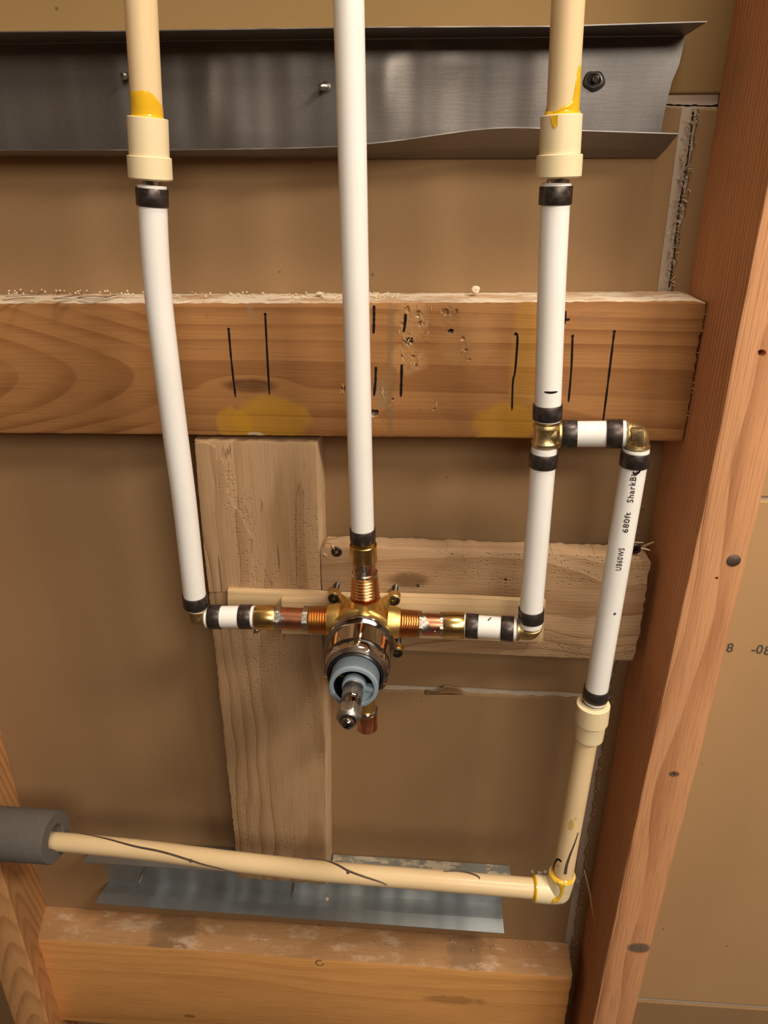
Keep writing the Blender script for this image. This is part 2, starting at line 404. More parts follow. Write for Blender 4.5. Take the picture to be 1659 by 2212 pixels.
def text_mesh(txt, size, sx=1.0, space=1.0):
    cu = bpy.data.curves.new('t', 'FONT'); cu.body = txt; cu.size = size; cu.resolution_u = 4; cu.space_character = space; cu.offset = size*.018
    o = bpy.data.objects.new('t', cu); COL.objects.link(o); bpy.context.view_layer.update()
    me = bpy.data.meshes.new_from_object(o.evaluated_get(bpy.context.evaluated_depsgraph_get()))
    bpy.data.objects.remove(o); bm = bmesh.new(); bm.from_mesh(me); bpy.data.meshes.remove(me)
    for v in bm.verts: v.co.x *= sx
    return bm

# ================================================================== THE SETTING
ZT, ZF = 2.42, 0.0
core = bmesh.new(); box(core, (-1.25, YW+.0022, ZF), (1.25, YW+.014, ZT))
wall = mobj('wall_back', core, M_GYPSUM, kind='structure', label='gypsum board wall seen from its back, between the studs', smooth=False, org=(0, YW, 1.2))
def xz(px, py, Y=YW): p = P(px, py, Y); return (p.x, p.z)
z1 = P(1440, 203, YW).z; z1b = P(1440, 231, YW).z
xs0 = xz(1473, 240); xs1 = xz(1422, 622); xs2 = xz(1258, 1590); 
def xline(a, b, z): return a[0]+(b[0]-a[0])*(z-a[1])/(b[1]-a[1])
xa = (xs0[0]+xs1[0])/2
zs = P(1000, 1487, YW).z; zs2 = P(1000, 1499, YW).z
xR = .178
def sheet(outline, mat, label=None, ch=.0012):
    return mobj('drywall_sheet', slab(outline, YW, YW+.0021, ch), mat, wall, label, smooth=False)
xp = -.105
xlow = P(1290, 1600, YW).x
sheet([(-1.25, z1), (xR, z1), (xR, ZT), (-1.25, ZT)], M_PAPER_TOP, 'upper sheet with tan paper')
sheet(densify([(-1.25, ZF), (xp, ZF), (xp, zs), (xlow, zs), (xs1[0], xs1[1]), (xs0[0], xs0[1]), (xs0[0], z1b), (-1.25, z1b)], .02, 0, [0, 0, .0010, 0, 0, 0, 0, 0]), M_PAPER, 'large middle sheet with brown paper')
sheet(densify([(xp+.001, ZF), (xlow-.001, ZF), (xlow-.001, zs2), (xp+.001, zs2)], .006, 0, [0, 0, .0012, 0]), M_PAPER, 'lower sheet below the torn seam')
x_b = xs1[0]+.0095
sheet(densify([(xlow+.010, ZF), (xR, ZF), (xR, z1b-.001), (xs0[0]+.010, z1b-.001), (xs1[0]+.0095, xs1[1])], .005, 0, [0, 0, .0006, .0018, .0018]), M_PAPER, 'narrow sheet beside the right stud')
za = P(1655, 1084, YW).z; zb = P(1500, 2168, YW).z
za_off = .006
sheet([(.20, za+.004), (1.25, za+.001), (1.25, ZT), (.20, ZT)], M_PAPER_BRIGHT, 'upper sheet right of the stud')
sheet([(.20, zb+.0035), (1.25, zb+.0035), (1.25, za-.0015), (.20, za+.0005)], M_PAPER_BRIGHT, 'middle sheet right of the stud')
sheet([(.20, ZF), (1.25, ZF), (1.25, zb-.003), (.20, zb-.003)], M_PAPER, 'bottom sheet right of the stud')
def crack(pts, w):
    def fn(bm):
        q = []
        for a, b in zip(pts, pts[1:]):
            for k in range(14): q.append(Vector(a).lerp(Vector(b), k/14))
        q.append(Vector(pts[-1])); L_, R_ = [], []
        for i, p in enumerate(q):
            d = (q[min(i+1, len(q)-1)]-q[max(i-1, 0)]).normalized(); n_ = Vector((-d.y, d.x)); ww = w*random.uniform(.45, 1.1)*.5; j = random.uniform(-.3, .3)*w
            L_.append(p+n_*(ww+j)); R_.append(p-n_*(ww-j))
        o = L_+R_[::-1]; f = [bm.verts.new((p.x, YW, p.y)) for p in o]; k = [bm.verts.new((p.x, YW+.010, p.y)) for p in o]
        bm.faces.new(f); bm.faces.new(k[::-1])
        for i in range(len(o)): bm.faces.new((f[i], k[i], k[(i+1) % len(o)], f[(i+1) % len(o)]))
    return fn
carve(wall, [crack([(xs0[0]+.0078, xs0[1]+.001), (xs1[0]+.0078, xs1[1])], .0019)])
carve(wall, [crack([(xs0[0]-.012, z1b+.0012), (.172, z1b+.0006)], .0012)])
# torn paper along the seams
bm = bmesh.new()
def tear(p, s, n_=4):
    for _ in range(n_):
        a = Vector(p)+Vector((random.uniform(-s, s)*.4, -random.uniform(0, .0006), random.uniform(-s, s)))
        u = Vector((random.uniform(-1, 1), -random.uniform(.1, .9), random.uniform(-1, 1))).normalized()*s*random.uniform(.4, 1.3)
        w = Vector((random.uniform(-1, 1), -.2, random.uniform(-1, 1))).normalized()*s*random.uniform(.15, .4)
        v = [bm.verts.new(q) for q in (a, a+u+w*.2, a+u*.6+w, a+w)]; bm.faces.new(v)
        v2 = [bm.verts.new(q+Vector((0, .0003, 0))) for q in (a, a+u+w*.2, a+u*.6+w, a+w)]; bm.faces.new(v2[::-1])
for i in range(150):
    t = i/150; x = xs0[0]*(1-t)+xs1[0]*t+.0062+.0018*math.sin(i*.31); z = xs0[1]*(1-t)+xs1[1]*t
    tear((x+random.uniform(-.001, .0022), YW-.0002, z), random.uniform(.0008, .0034), 3)
for i in range(210):
    t = i/210; p = Vector((xs1[0], YW, xs1[1])).lerp(Vector((xlow, YW, .55)), t)
    if i > 10: tear((p.x+.0085+random.uniform(-.001, .002), YW-.0002, p.z), random.uniform(.0006, .003), 3)
for i in range(90):
    p = P(835+i*5.7, 1494, YW); tear((p.x, YW-.0001, p.z), .0011, 2)
mobj('torn_paper_edge', bm, M_TORN, wall, kind='stuff', smooth=False)
# the bulging torn flap on the horizontal seam
bm = bmesh.new(); rows = []
for i in range(15):
    t = i/14; x = 918+t*82; bul = math.sin(math.pi*t)**.8
    c = []
    for j in range(7):
        u = j/6; y = 1499-u*(8+22*bul*(1-.55*max(0, math.sin(t*6.0))))
        p = P(x, y, YW); p.y -= .0003+.0075*bul*(u**1.4); p.z += random.uniform(-.0002, .0002); c.append(bm.verts.new(p))
    rows.append(c)
for i in range(14):
    for j in range(6): bm.faces.new((rows[i][j], rows[i+1][j], rows[i+1][j+1], rows[i][j+1]))
fl = mobj('paper_flap', bm, M_PAPER, wall)
md = fl.modifiers.new('s', 'SOLIDIFY'); md.thickness = .0004
# stamped digits on the paper right of the stud
for t, px, py, rot in (('8', 1567, 1408, 0), ('-0', 1621, 1411, 0), ('8', 1648, 1414, 0)):
    bm = text_mesh(t, .0125, .92); p = P(px, py, YW)
    for v in bm.verts: v.co = Vector((p.x+v.co.x, YW-.00015, p.z+v.co.y))
    mobj('stamped_digit', bm, M_STAMP, wall, smooth=False)
# the room around (behind the camera)
M_ROOM = simple('warm_wall_paint', (.17, .125, .09), .8); M_FLOOR = simple('tan_floor', (.16, .11, .08), .5, var=.3, vs=4); M_CEIL = simple('ceiling_paint', (.60, .53, .44), .9)
def room(name, a, b, m): mobj(name, box(bmesh.new(), a, b), m, kind='structure', label=name.replace('_', ' ')+' of the small room', smooth=False)
room('floor', (-1.25, -1.7, -.05), (1.25, YW+.014, 0), M_FLOOR); room('ceiling', (-1.25, -1.7, ZT), (1.25, YW+.014, ZT+.05), M_CEIL)
room('wall_left', (-1.30, -1.7, 0), (-1.25, YW+.014, ZT), M_ROOM); room('wall_right', (1.25, -1.7, 0), (1.30, YW+.014, ZT), M_ROOM)
room('wall_front', (-1.25, -1.75, 0), (1.25, -1.7, ZT), M_ROOM)
room('door_1', (-.15, -1.70, 0), (.62, -1.672, 2.02), simple('dark_door', (.05, .035, .025), .5))

# ================================================================== LUMBER
OR_L, OR_D = (.56, .285, .115), (.33, .135, .045)
# ---- right stud
def studx(pts, Y):
    q = [xz(x, y, Y) for x, y in pts]
    def f(z):
        q_ = sorted(q, key=lambda p: p[1])
        if z <= q_[0][1]: return q_[0][0]
        if z >= q_[-1][1]: return q_[-1][0]
        for a, b in zip(q_, q_[1:]):
            if a[1] <= z <= b[1]: return a[0]+(b[0]-a[0])*(z-a[1])/(b[1]-a[1])
    return f
fl_ = studx([(1617, 600), (1522, 1090), (1410, 1600), (1280, 2212)], YS); fr_ = studx([(1655, 1050), (1522, 1600), (1367, 2212)], YS)
bl_ = studx([(1587, 0), (1490, 620), (1245, 2110)], YW)
zz = [i*.02 for i in range(122)]
j1 = [random.uniform(-.0006, .0006) for _ in zz]
outl = [(fr_(z)+j, z) for z, j in zip(zz, j1)] + [(fl_(z)+j*.5, z) for z, j in list(zip(zz, j1))[::-1]]
back = [(bl_(z)+.038, z) for z in zz] + [(bl_(z), z) for z in zz[::-1]]
pk = P(1585, 1210, YS); so = (fl_(1.2)+.019, YS, 1.2)
pg1 = P(1380, 2048, YS); pg2 = P(1456, 1672, YS); 
M_STUD = wood('reddish_stud', 'Z', so, (.68, .335, .16), (.38, .155, .062), 230, .21, .30, .012, 0, .75, [],
   [(pg1.x, pg1.z, .010, .0062, (.10, .085, .06), .85, .45, .3), (pg2.x, pg2.z, .004, .0028, (.06, .05, .03), .8, .4, .3)], fine=.45, bstr=1.0, wlong=5)
stud = mobj('wall_stud', slab(outl, YS, YW, .0028, back), M_STUD, label='reddish upright wall stud right of all the pipes, with a nail head and screw holes', cat='stud', org=so)
HP = [((1548, 1249), .0012), ((1456, 1672), .0013), ((1382, 2050), .0010), ((1645, 763), .0022), ((1432, 1990), .0006)]
carve(stud, [hole(P(x, y, YS), r, .012) for (x, y), r in HP])
so_r = so
# nail in stud
p = P(1585, 1210, YS)
nt = thing('nail', p, 'round rusty nail head driven into the front of the right stud', 'nail')
bm = bmesh.new(); lathe(bm, p+Vector((0, -.0008, 0)), Vector((0, 1, 0)), [(0, .0040), (.00015, .0043), (.0012, .0044), (.0016, .0040)], 28)
mobj('nail_head', bm, metal('rusty_nail', (.34, .26, .22), (.20, .13, .10), .4, .6, 600, .6), nt)
bm = bmesh.new(); lathe(bm, p+Vector((0, .0006, 0)), Vector((0, 1, 0)), [(0, .0016), (.012, .0016)], 12); mobj('nail_shank', bm, M_ZINC, nt)
# sliver standing off the stud side
bm = bmesh.new(); q = [P(1262, 1880, .50), P(1274, 1930, .495), P(1283, 1985, .49), P(1297, 2030, .488)]
sweep(bm, catmull(q, 5), [.0006]*8+[.0004]*8, 6); mobj('wood_sliver', bm, M_SPLINT, stud)
# ---- left stud
YL = .462
lf_ = studx([(40, 2010), (103, 2212)], YL); lb_ = studx([(7, 1600), (95, 1940)], YW)
zl = [i*.06 for i in range(41)]
lo = (lf_(.6)-.019, YL, .9)
M_STL = wood('orange_stud', 'Z', lo, (.60, .31, .125), (.36, .15, .05), 110, -.402, .474, .003, .24, .7, fine=.25, bstr=.5)
outl = [(lf_(z), z) for z in zl]+[(lf_(z)-.038, z) for z in zl[::-1]]; back = [(lb_(z), z) for z in zl]+[(lb_(z)-.038, z) for z in zl[::-1]]
lst = mobj('wall_stud', slab(outl, YL, YW, .002, back), M_STL, label='orange upright wall stud at the lower left corner, beside the foam sleeve', cat='stud', org=lo)
bm = bmesh.new()
for i in range(46):
    y = random.uniform(1640, 1745); p = P(random.uniform(-6, 20), y, random.uniform(YL+.0, YL+.02)); p.x = lf_(p.z)+random.uniform(-.001, .004)
    u = Vector((random.uniform(-.002, .005), random.uniform(-.003, .003), random.uniform(-.012, .004))); w = Vector((.001, -.0008, .0004))
    v = [bm.verts.new(k) for k in (p, p+w, p+u+w*.4, p+u)]; bm.faces.new(v)
    v = [bm.verts.new(k+Vector((.0002, .0006, 0))) for k in (p, p+w, p+u+w*.4, p+u)]; bm.faces.new(v[::-1])
mobj('torn_fibres', bm, M_SPLINT, lst, kind='stuff', smooth=False)

# ---- long horizontal block
bo = (0, YB, P(800, 800, YB).z)
kp = P(541, 832, YB)
def em(px, py, wx, wy, c, al, soft, ns=.5):
    p = P(px, py, YB); a = P(px+wx, py, YB); b = P(px, py+wy, YB); return (p.x, p.z, abs(a.x-p.x), abs(b.z-p.z), c, al, soft, ns)
YEL = (.50, .255, .018); 
marks = [em(585, 906, 84, 46, YEL, .66, .35, .7), em(505, 916, 38, 36, YEL, .6, .3, .7), em(1135, 760, 30, 210, YEL, .33, .6, .9), em(1090, 918, 64, 46, YEL, .6, .4, .8),
         em(843, 800, 7, 140, (.20, .13, .06), .55, -.4, .5), em(825, 850, 16, 30, (.24, .16, .08), .6, .5, .8), em(540, 668, 7, 25, (.28, .17, .09), .5, .5, .5),
         em(447, 676, 5, 12, (.25, .13, .06), .5, .5), em(552, 939, 17, 6, (.62, .48, .34), .8, .3), em(1280, 690, 35, 18, (.25, .13, .06), .4, .6),
         em(890, 690, 34, 42, (.52, .29, .12), .45, .5, 1.2), em(880, 778, 40, 30, (.52, .29, .12), .4, .5, 1.2), em(1010, 735, 60, 60, (.50, .27, .11), .3, .6, 1.0)]
ck0 = xz(0, 800, YB)
M_BLK = wood('orange_block', 'X', bo, (.36, .168, .056), (.215, .083, .024), 150, bo[2]-.006, .475-.028, .006, -.0, .70, [(kp.x, kp.z, .022, .0055, .010)], marks, fine=.3, blotch=.35, bstr=.45, wlong=2.0, cath=(P(390, 800, YB).x, .16))
M_BLKTOP = wood('dusty_block_top', 'X', bo, (.52, .34, .20), (.35, .20, .10), 150, 0, .5, .006, 0, .4, dust=(.74, .63, .48, .40, .85), bstr=.8)
tl = [xz(-160, 656, YB), xz(600, 653, YB), xz(1100, 651, YB), xz(1500, 648, YB)]
rt_ = [xz(1526, 655, YB), xz(1523, 690, YB), xz(1513, 740, YB), xz(1503, 790, YB), xz(1498, 840, YB), xz(1488, 890, YB), xz(1478, 956, YB)]
bt_ = [xz(1100, 948, YB), xz(600, 943, YB), xz(0, 937, YB), xz(-160, 935, YB)]
xl = lb_(1.1)+.001
tl[0] = (xl, tl[0][1]); bt_[-1] = (xl, bt_[-1][1])
ol = tl+rt_+bt_
jm = [.0003]*3+[.0004]+[.0011]*6+[.0002]*5
blk = mobj('blocking_board', slab(densify(ol, .0035, 0, jm), YB, YW-.0003, .0022), [M_BLK, M_BLKTOP], label='long orange blocking board with marker lines and yellow stains, across the middle behind the pipes', cat='board', org=bo)
carve(blk, [hole(P(884, 738, YB), .0034, .014, .35), hole(P(809, 892, YB), .0028, .012, .3), hole(P(973, 716, YB), .0020, .008, .3),
            hole(P(848, 862, YB), .0010, .004), hole(P(1007, 756, YB), .0012, .0015, .4)]
      + [hole(P(x, y, YB), r, dp, .5, 9, Vector((0, 1, 0)), 1.0) for x, y, r, dp in ((905, 680, .0022, .0012), (912, 700, .0024, .0016), (893, 770, .0016, .0012), (900, 790, .0014, .001), (962, 675, .0022, .0014), (985, 672, .0016, .001), (880, 668, .002, .0008), (868, 700, .0016, .0006), (1000, 732, .0013, .001), (1013, 776, .001, .0008), (870, 770, .0012, .001), (742, 840, .002, .0012), (938, 884, .0012, .001))])
top_faces(blk, 1)
bm = bmesh.new()
for (cx, cy, sx, sy, nn) in ((905, 700, 25, 35, 60), (890, 780, 28, 28, 45), (968, 680, 22, 22, 26), (1005, 750, 12, 30, 18), (742, 842, 8, 14, 10), (830, 850, 16, 30, 16), (938, 884, 12, 8, 8), (884, 738, 18, 14, 20)):
    for _ in range(nn):
        p = P(cx+random.gauss(0, sx*.5), cy+random.gauss(0, sy*.5), YB); L = random.uniform(.0008, .0042); a = random.choice([random.uniform(1.2, 1.9), random.uniform(-.3, .3), random.uniform(.6, 2.4)])
        u = Vector((math.cos(a)*L, -random.uniform(0, .0012), math.sin(a)*L)); w = Vector((-math.sin(a), -.35, math.cos(a)))*random.uniform(.0002, .0006)
        v = [bm.verts.new(k) for k in (p+Vector((0, .0002, 0)), p+w, p+u*.8+w, p+u)]; bm.faces.new(v)
        v = [bm.verts.new(k+Vector((0, .0005, 0))) for k in (p, p-w*.6, p+u-w*.6, p+u)]; bm.faces.new(v)
mobj('torn_fibres', bm, simple('torn_wood', (.68, .44, .22), .8, var=.5, vs=300, col2=(.45, .24, .10)), blk, kind='stuff', smooth=False)
bm = bmesh.new()
for i in range(70):
    t = random.random(); a = rt_[0]; b = rt_[-1]; k = t*6; i0 = min(5, int(k)); a = rt_[i0]; b = rt_[i0+1]; f = k-i0
    p = Vector((a[0]+(b[0]-a[0])*f-.001, YB+random.uniform(0, .012), a[1]+(b[1]-a[1])*f)); L = random.uniform(.001, .005)
    u = Vector((L, -random.uniform(0, .001), random.uniform(-.3, .3)*L)); w = Vector((0, -.0004, .0006))
    v = [bm.verts.new(q) for q in (p, p+w, p+u+w*.3, p+u)]; bm.faces.new(v); v = [bm.verts.new(q) for q in (p+w, p+w+Vector((0, .0006, .0002)), p+u+w*.3)]; bm.faces.new(v)
mobj('end_splinters', bm, M_SPLINT, blk, kind='stuff', smooth=False)
ML = [[(494, 711), (500, 780), (509, 858)], [(573, 679), (577, 760), (582, 852)], [(808, 663), (808, 690), (807, 720)], [(876, 681), (875, 700), (872, 717)], [(812, 795), (811, 825), (808, 855)],
      [(868, 790), (867, 825), (866, 857)], [(1114, 721), (1118, 730), (1113, 800), (1108, 825), (1106, 886)], [(1237, 726), (1234, 800), (1228, 869)], [(1327, 716), (1318, 790), (1306, 885), (1303, 908)],
      [(1222, 674), (1221, 690), (1219, 700)], [(1218, 691), (1231, 690)]]
for k, l in enumerate(ML):
    bm = bmesh.new(); plane_strip(bm, l, .0013 if k not in (2, 3, 4, 5) else .0017, YB)
    p0 = P(*l[0], YB); lathe(bm, p0+Vector((0, -.00015, 0)), Vector((0, 1, 0)), [(0, .0010 if k < 9 else .0007), (.0001, .0010 if k < 9 else .0007)], 10)
    mobj('marker_line', bm, M_INK, blk, smooth=False)
# scrawl on the dusty top face
def top_pt(px, py, zt): r = ray(px, py); return CAM+r*((zt-CAM.z)/r.z)
ztop = tl[1][1]+.0008
for l in ([(10, 642), (45, 640), (88, 637)], [(5, 650), (40, 645), (75, 644)], [(178, 636), (140, 643), (117, 647), (150, 646)], [(168, 644), (200, 641), (232, 643), (200, 646), (168, 644)], [(232, 643), (250, 638), (262, 637)]):
    bm = bmesh.new(); q = catmull([top_pt(x, y, ztop) for x, y in l], 5); pr = None
    for i, p in enumerate(q):
        d = (q[min(i+1, len(q)-1)]-q[max(i-1, 0)]).normalized(); nn = Vector((-d.y, d.x, 0))*.0009
        a = bm.verts.new(p+nn+Vector((0, 0, .0003))); b = bm.verts.new(p-nn+Vector((0, 0, .0003)))
        if pr: bm.faces.new((pr[0], pr[1], b, a))
        pr = (a, b)
    mobj('pencil_scrawl', bm, M_INK, blk, smooth=False)
# crumbs on top of the block
def crumb(p, r, label, sq=.8):
    bm = bmesh.new(); bmesh.ops.create_icosphere(bm, subdivisions=2, radius=r)
    for v in bm.verts: v.co *= random.uniform(.75, 1.15); v.co.z *= sq; v.co += p+Vector((0, 0, r*sq*.8))
    mobj('plaster_crumb', bm, M_CRUMB, label=label, cat='debris', smooth=False)
crumb(P(1026, 634, .515), .0034, 'pale plaster crumb lying on top of the orange board, between centre and right pipes')
crumb(P(690, 638, .515), .0030, 'crumbly pale plaster bit on top of the orange board, left of the centre pipe', .45)
bm = bmesh.new()
for i in range(420):
    x = random.uniform(-.33, .22); y = random.triangular(YB+.002, YW-.001, YW-.004); r = random.uniform(.0002, .0009)
    if random.random() < .3: x = random.gauss(-.045, .012); r *= 1.3
    zt_ = ztop
    bmesh.ops.create_icosphere(bm, subdivisions=1, radius=r, matrix=Matrix.Translation((x, y, zt_+r*.4)))
mobj('plaster_dust', bm, M_CRUMB, blk, kind='stuff', smooth=False)

# ---- vertical plank
po = (P(600, 1400, YB).x, YB, P(600, 1400, YB).z)
pl_ = [xz(419, 951, YB), xz(430, 1070, YB), xz(452, 1300, YB), xz(486, 1620, YB), xz(515, 1897, YB)]
pr_ = [xz(706, 1911, YB), xz(704, 1700, YB), xz(701, 1500, YB), xz(693, 1300, YB), xz(684, 1000, YB), xz(683, 953, YB)]
zpt = min(bt_[1][1]-.0012, pr_[-1][1]); pl_[0] = (pl_[0][0], min(pl_[0][1], zpt)); pr_[-1] = (pr_[-1][0], zpt-.0015)
TAN_L, TAN_D = (.42, .265, .140), (.27, .145, .062)
M_PLK = wood('tan_plank', 'Z', po, TAN_L, TAN_D, 95, po[0]+.012, .475-.02, .016, .03, .75, (), [], True, fine=.35, blotch=.3, bstr=.9, wash=(.50, .34, .20, .25), wlong=5, crack=.7)
M_PLKS = simple('planed_plank_edge', (.62, .42, .24), .7, var=.3, vs=40)
pbk = [(x, z) for x, z in pl_]+[(x+.0005, z) for x, z in pr_]
olp = pl_+pr_
plk = mobj('plank', slab(densify(olp, .004, 0, [.0005]*4+[.0007]+[.0002]*5+[.0006]), YB, YW-.0003, .0014), [M_PLK, M_PLKS], label='rough tan plank standing upright behind the valve', cat='board', org=po)
for f in plk.data.polygons:
    if f.normal.x > .8: f.material_index = 1
carve(plk, [hole(P(492, 974, YB), .0042, .012, .4, el=1.3), hole(P(475, 962, YB), .0016, .006, .4)])
bm = bmesh.new()
for (cx, cy, sx, sy, nn, va) in ((490, 970, 12, 14, 22, 1), (545, 1110, 30, 60, 10, 1), (565, 1090, 3, 20, 12, 1), (585, 1255, 4, 6, 4, 1), (470, 1000, 30, 40, 12, 1), (655, 1050, 6, 60, 10, 1), (512, 1100, 40, 45, 14, 1)):
    for _ in range(nn):
        p = P(cx+random.gauss(0, sx*.5), cy+random.gauss(0, sy*.5), YB); L = random.uniform(.001, .006)
        u = Vector((random.uniform(-.12, .12)*L, -random.uniform(0, .001), -L)); w = Vector((.0004, -.0004, .0001))
        v = [bm.verts.new(k) for k in (p+Vector((0, .0003, 0)), p+w, p+u*.8+w, p+u)]; bm.faces.new(v)
mobj('torn_fibres', bm, simple('torn_tan', (.60, .41, .24), .8, var=.5, vs=300, col2=(.33, .17, .08)), plk, kind='stuff', smooth=False)
# raised un-torn skin at the upper left of the plank, with a ragged edge
sk = [(421, 957), (428, 1050), (440, 1180), (452, 1278), (540, 1278), (546, 1235), (547, 1165), (533, 1135), (525, 1120), (519, 1105), (505, 1092), (500, 1078), (491, 1060), (484, 1000), (478, 985), (470, 992), (466, 966), (455, 958), (440, 955)]
bm = slab(densify([xz(x, y, YB) for x, y in sk], .003, 0, [.0002]*4+[.0007]*15), YB-.0010, YB-.00001, .0004)
mobj('rough_skin', bm, M_PLK, plk, smooth=False)
sk = [(640, 1075), (640, 1160), (642, 1262), (655, 1268), (657, 1150), (655, 1060), (650, 1040), (645, 1048)]
mobj('rough_skin', slab(densify([xz(x, y, YB) for x, y in sk], .003, 0, [.0004]*8), YB-.0008, YB-.00001, .0003), M_PLK, plk, smooth=False)
# ---- right board
zb_b = P(1100, 1418, YB).z; zb_t = P(727, 1181, YB).z
bo2 = (P(1050, 1310, YB).x, YB, (zb_b+zb_t)/2)
xL = max(P(694, 1400, YB).x, pr_[3][0]+.0008)
xr1 = P(1408, 1215, YB).x; xr2 = P(1369, 1420, YB).x
olb = [(xL, zb_t-.004), (xL+.004, zb_t), (xr1-.016, zb_t), (xr1-.006, zb_t-.001), (xr1, zb_t-.006), (xr1-.0006, zb_t-.02), (xr2+.002, zb_b+.03), (xr2, zb_b-.0002), (xL+.05, zb_b+.001), (xL, zb_b+.0005)]
M_BRD = wood('tan_board', 'X', bo2, (.43, .275, .150), (.27, .140, .060), 78, bo2[2]+.01, .475-.012, .024, .04, .75, [(bo2[0]-.06, bo2[2]+.02, .02, .008, .004)], [], True, fine=.3, blotch=.35, bstr=1.0, wash=(.52, .36, .21, .3), wlong=6, crack=1)
brd = mobj('backing_board', slab(densify(olb, .004, 0, [.0008]*2+[.0006]*2+[.001]*3+[.0003]*3), YB, YB+.017, .0016), M_BRD, label='short rough tan board lying level behind the right side of the valve', cat='board', org=bo2)
carve(brd, [hole(P(901, 1267, YB), .0019, .01, .2), hole(P(1091, 1253, YB), .0013, .004, .3), hole(P(977, 1197, YB), .0007, .004, .3), hole(P(1375, 1190, YB), .0042, .004, .35)])
bm = bmesh.new()
for a, b, r in (((1390, 1180, YB+.003), (1412, 1171, YB-.004), .0010), ((1385, 1184, YB), (1405, 1189, YB-.003), .0009), ((1330, 1172, YB+.01), (1390, 1172, YB-.001), .0009), ((706, 1166, YB+.006), (733, 1161, YB-.002), .0007), ((718, 1178, YB), (722, 1187, YB-.001), .0008), ((699, 1196, YB), (707, 1201, YB-.001), .0007)):
    A, B = P(*a), P(*b); sweep(bm, [A, A.lerp(B, .5)+Vector((0, -.0005, .0004)), B], [r, r*.8, r*.4], 6)
mobj('end_splinters', bm, simple('tan_splinter', (.62, .42, .25), .8), brd, kind='stuff', smooth=False)
# ---- shims
Y1, Y2 = YB-.0062, YB-.0108
M_SH = wood('pale_shim', 'X', (0, Y1, 1), (.62, .44, .24), (.50, .31, .15), 120, 1.1, .45, .01, .0, .4, fine=.15, blotch=.1, bstr=.4)
def shim(pts, Yf, Yb_, label):
    c = P(pts[0][0], pts[0][1], Yf)
    return mobj('shim', slab(densify([xz(x, y, Yf) for x, y in pts], .008, .0002), Yf, Yb_, .0008), M_SH, label=label, cat='shim', group='wood shims behind the valve', org=(c.x, Yf, c.z))
shim([(491, 1276), (640, 1280), (846, 1293), (846, 1352), (640, 1350), (491, 1346)], Y1, YB-.0009, 'pale thin shim sticking out furthest left, behind the left arm of the valve')
shim([(607, 1295), (709, 1289), (864, 1287), (1000, 1291), (1179, 1300), (1173, 1389), (1000, 1383), (864, 1378), (607, 1370)], Y2, Y1-.0001, 'long pale shim reaching right to the lower brass elbow')
# ---- bottom block
do = (P(600, 2150, YB).x, YB, P(600, 2090, YB).z-.045)
fa, fb = xz(46, 2026, YB), xz(1238, 2113, YB)
xrr = bl_(.7)-.0008
top = [(xl+.004 if False else fa[0], fa[1]), (fb[0], fb[1])]
zl_, zr_ = fa[1], fb[1]
M_LOW = wood('dark_orange_block', 'X', do, (.68, .335, .105), (.46, .20, .055), 120, do[2]-.02, .40, .012, 0, .4, [], [(P(410, 2195, YB).x, P(410, 2195, YB).z, .006, .003, (.13, .05, .015), .6, .6, 1.), (P(980, 2160, YB).x, P(980, 2160, YB).z, .03, .006, (.16, .06, .02), .45, .7, 1.4)], fine=.4, blotch=.5, bstr=.5)
M_LOWT = wood('dusty_low_top', 'X', do, (.46, .25, .11), (.33, .16, .06), 120, 0, .42, .01, 0, .4, [], [(P(375, 1998, .515).x, 0, .022, 9, (.12, .075, .04), .5, .5, 1.0), (P(1005, 2030, .51).x, 0, .018, 9, (.12, .08, .05), .4, .5, 1.2)], dust=(.66, .48, .32, .50, .6), bstr=.6)
ob = [(fa[0], zl_), (fb[0], zr_), (fb[0]+.0005, zr_-.140), (fa[0], zl_-.140)]
bk_ = None
low = mobj('blocking_board', slab(densify(ob, .006, 0, [.0003, .0006, 0, .0006]), YB, YW-.0003, .0042), [M_LOW, M_LOWT], label='dark orange blocking board along the bottom edge, below the lower steel channel', cat='board', org=do)
for f in low.data.polygons:
    if f.normal.z > .55: f.material_index = 1
bm = bmesh.new(); c0 = P(690, 2072, YB-.0002)
for i in range(26):
    a = i/25*2*math.pi; b = (i+1)/25*2*math.pi
    for (r0, r1) in ((.0034, .0044),):
        if .15 < i/25 < .97:
            v = [bm.verts.new(c0+Vector((math.cos(t)*r, 0, math.sin(t)*r-.006))) for t, r in ((a, r0), (b, r0), (b, r1), (a, r1))]; bm.faces.new(v)
mobj('hammer_dent_mark', bm, M_GAUGE, low, smooth=False)
bm = bmesh.new()
for i in range(40):
    t = random.random(); p = P(46+t*50, 2026-t*66, YB).lerp(Vector((fa[0], YW-.004, zl_)), 0); 
    p = Vector((fa[0]+random.uniform(-.001, .002), YB+t*.034, zl_+.0003)); L = random.uniform(.002, .006)+(.008 if t > .7 and random.random() < .4 else 0)
    u = Vector((random.uniform(-.7, .3)*L, random.uniform(-.4, .4)*L, random.uniform(.3, 1)*L)); w = Vector((.0007, -.0005, 0))
    v = [bm.verts.new(q) for q in (p, p+w, p+u+w*.4, p+u)]; bm.faces.new(v); v = [bm.verts.new(q) for q in (p+w, p+w+Vector((0, .0007, 0)), p+u+w*.4)]; bm.faces.new(v)
mobj('end_splinters', bm, simple('straw_splinter', (.70, .45, .25), .8), low, kind='stuff', smooth=False)
bm = bmesh.new()
for i in range(60):
    r = random.uniform(.0002, .0007); bmesh.ops.create_icosphere(bm, subdivisions=1, radius=r, matrix=Matrix.Translation((random.uniform(fa[0]+.01, fb[0]-.01), random.uniform(YB+.005, YW-.002), zl_+(zr_-zl_)*.5+r*.4)))
mobj('plaster_dust', bm, M_CRUMB, low, kind='stuff', smooth=False)

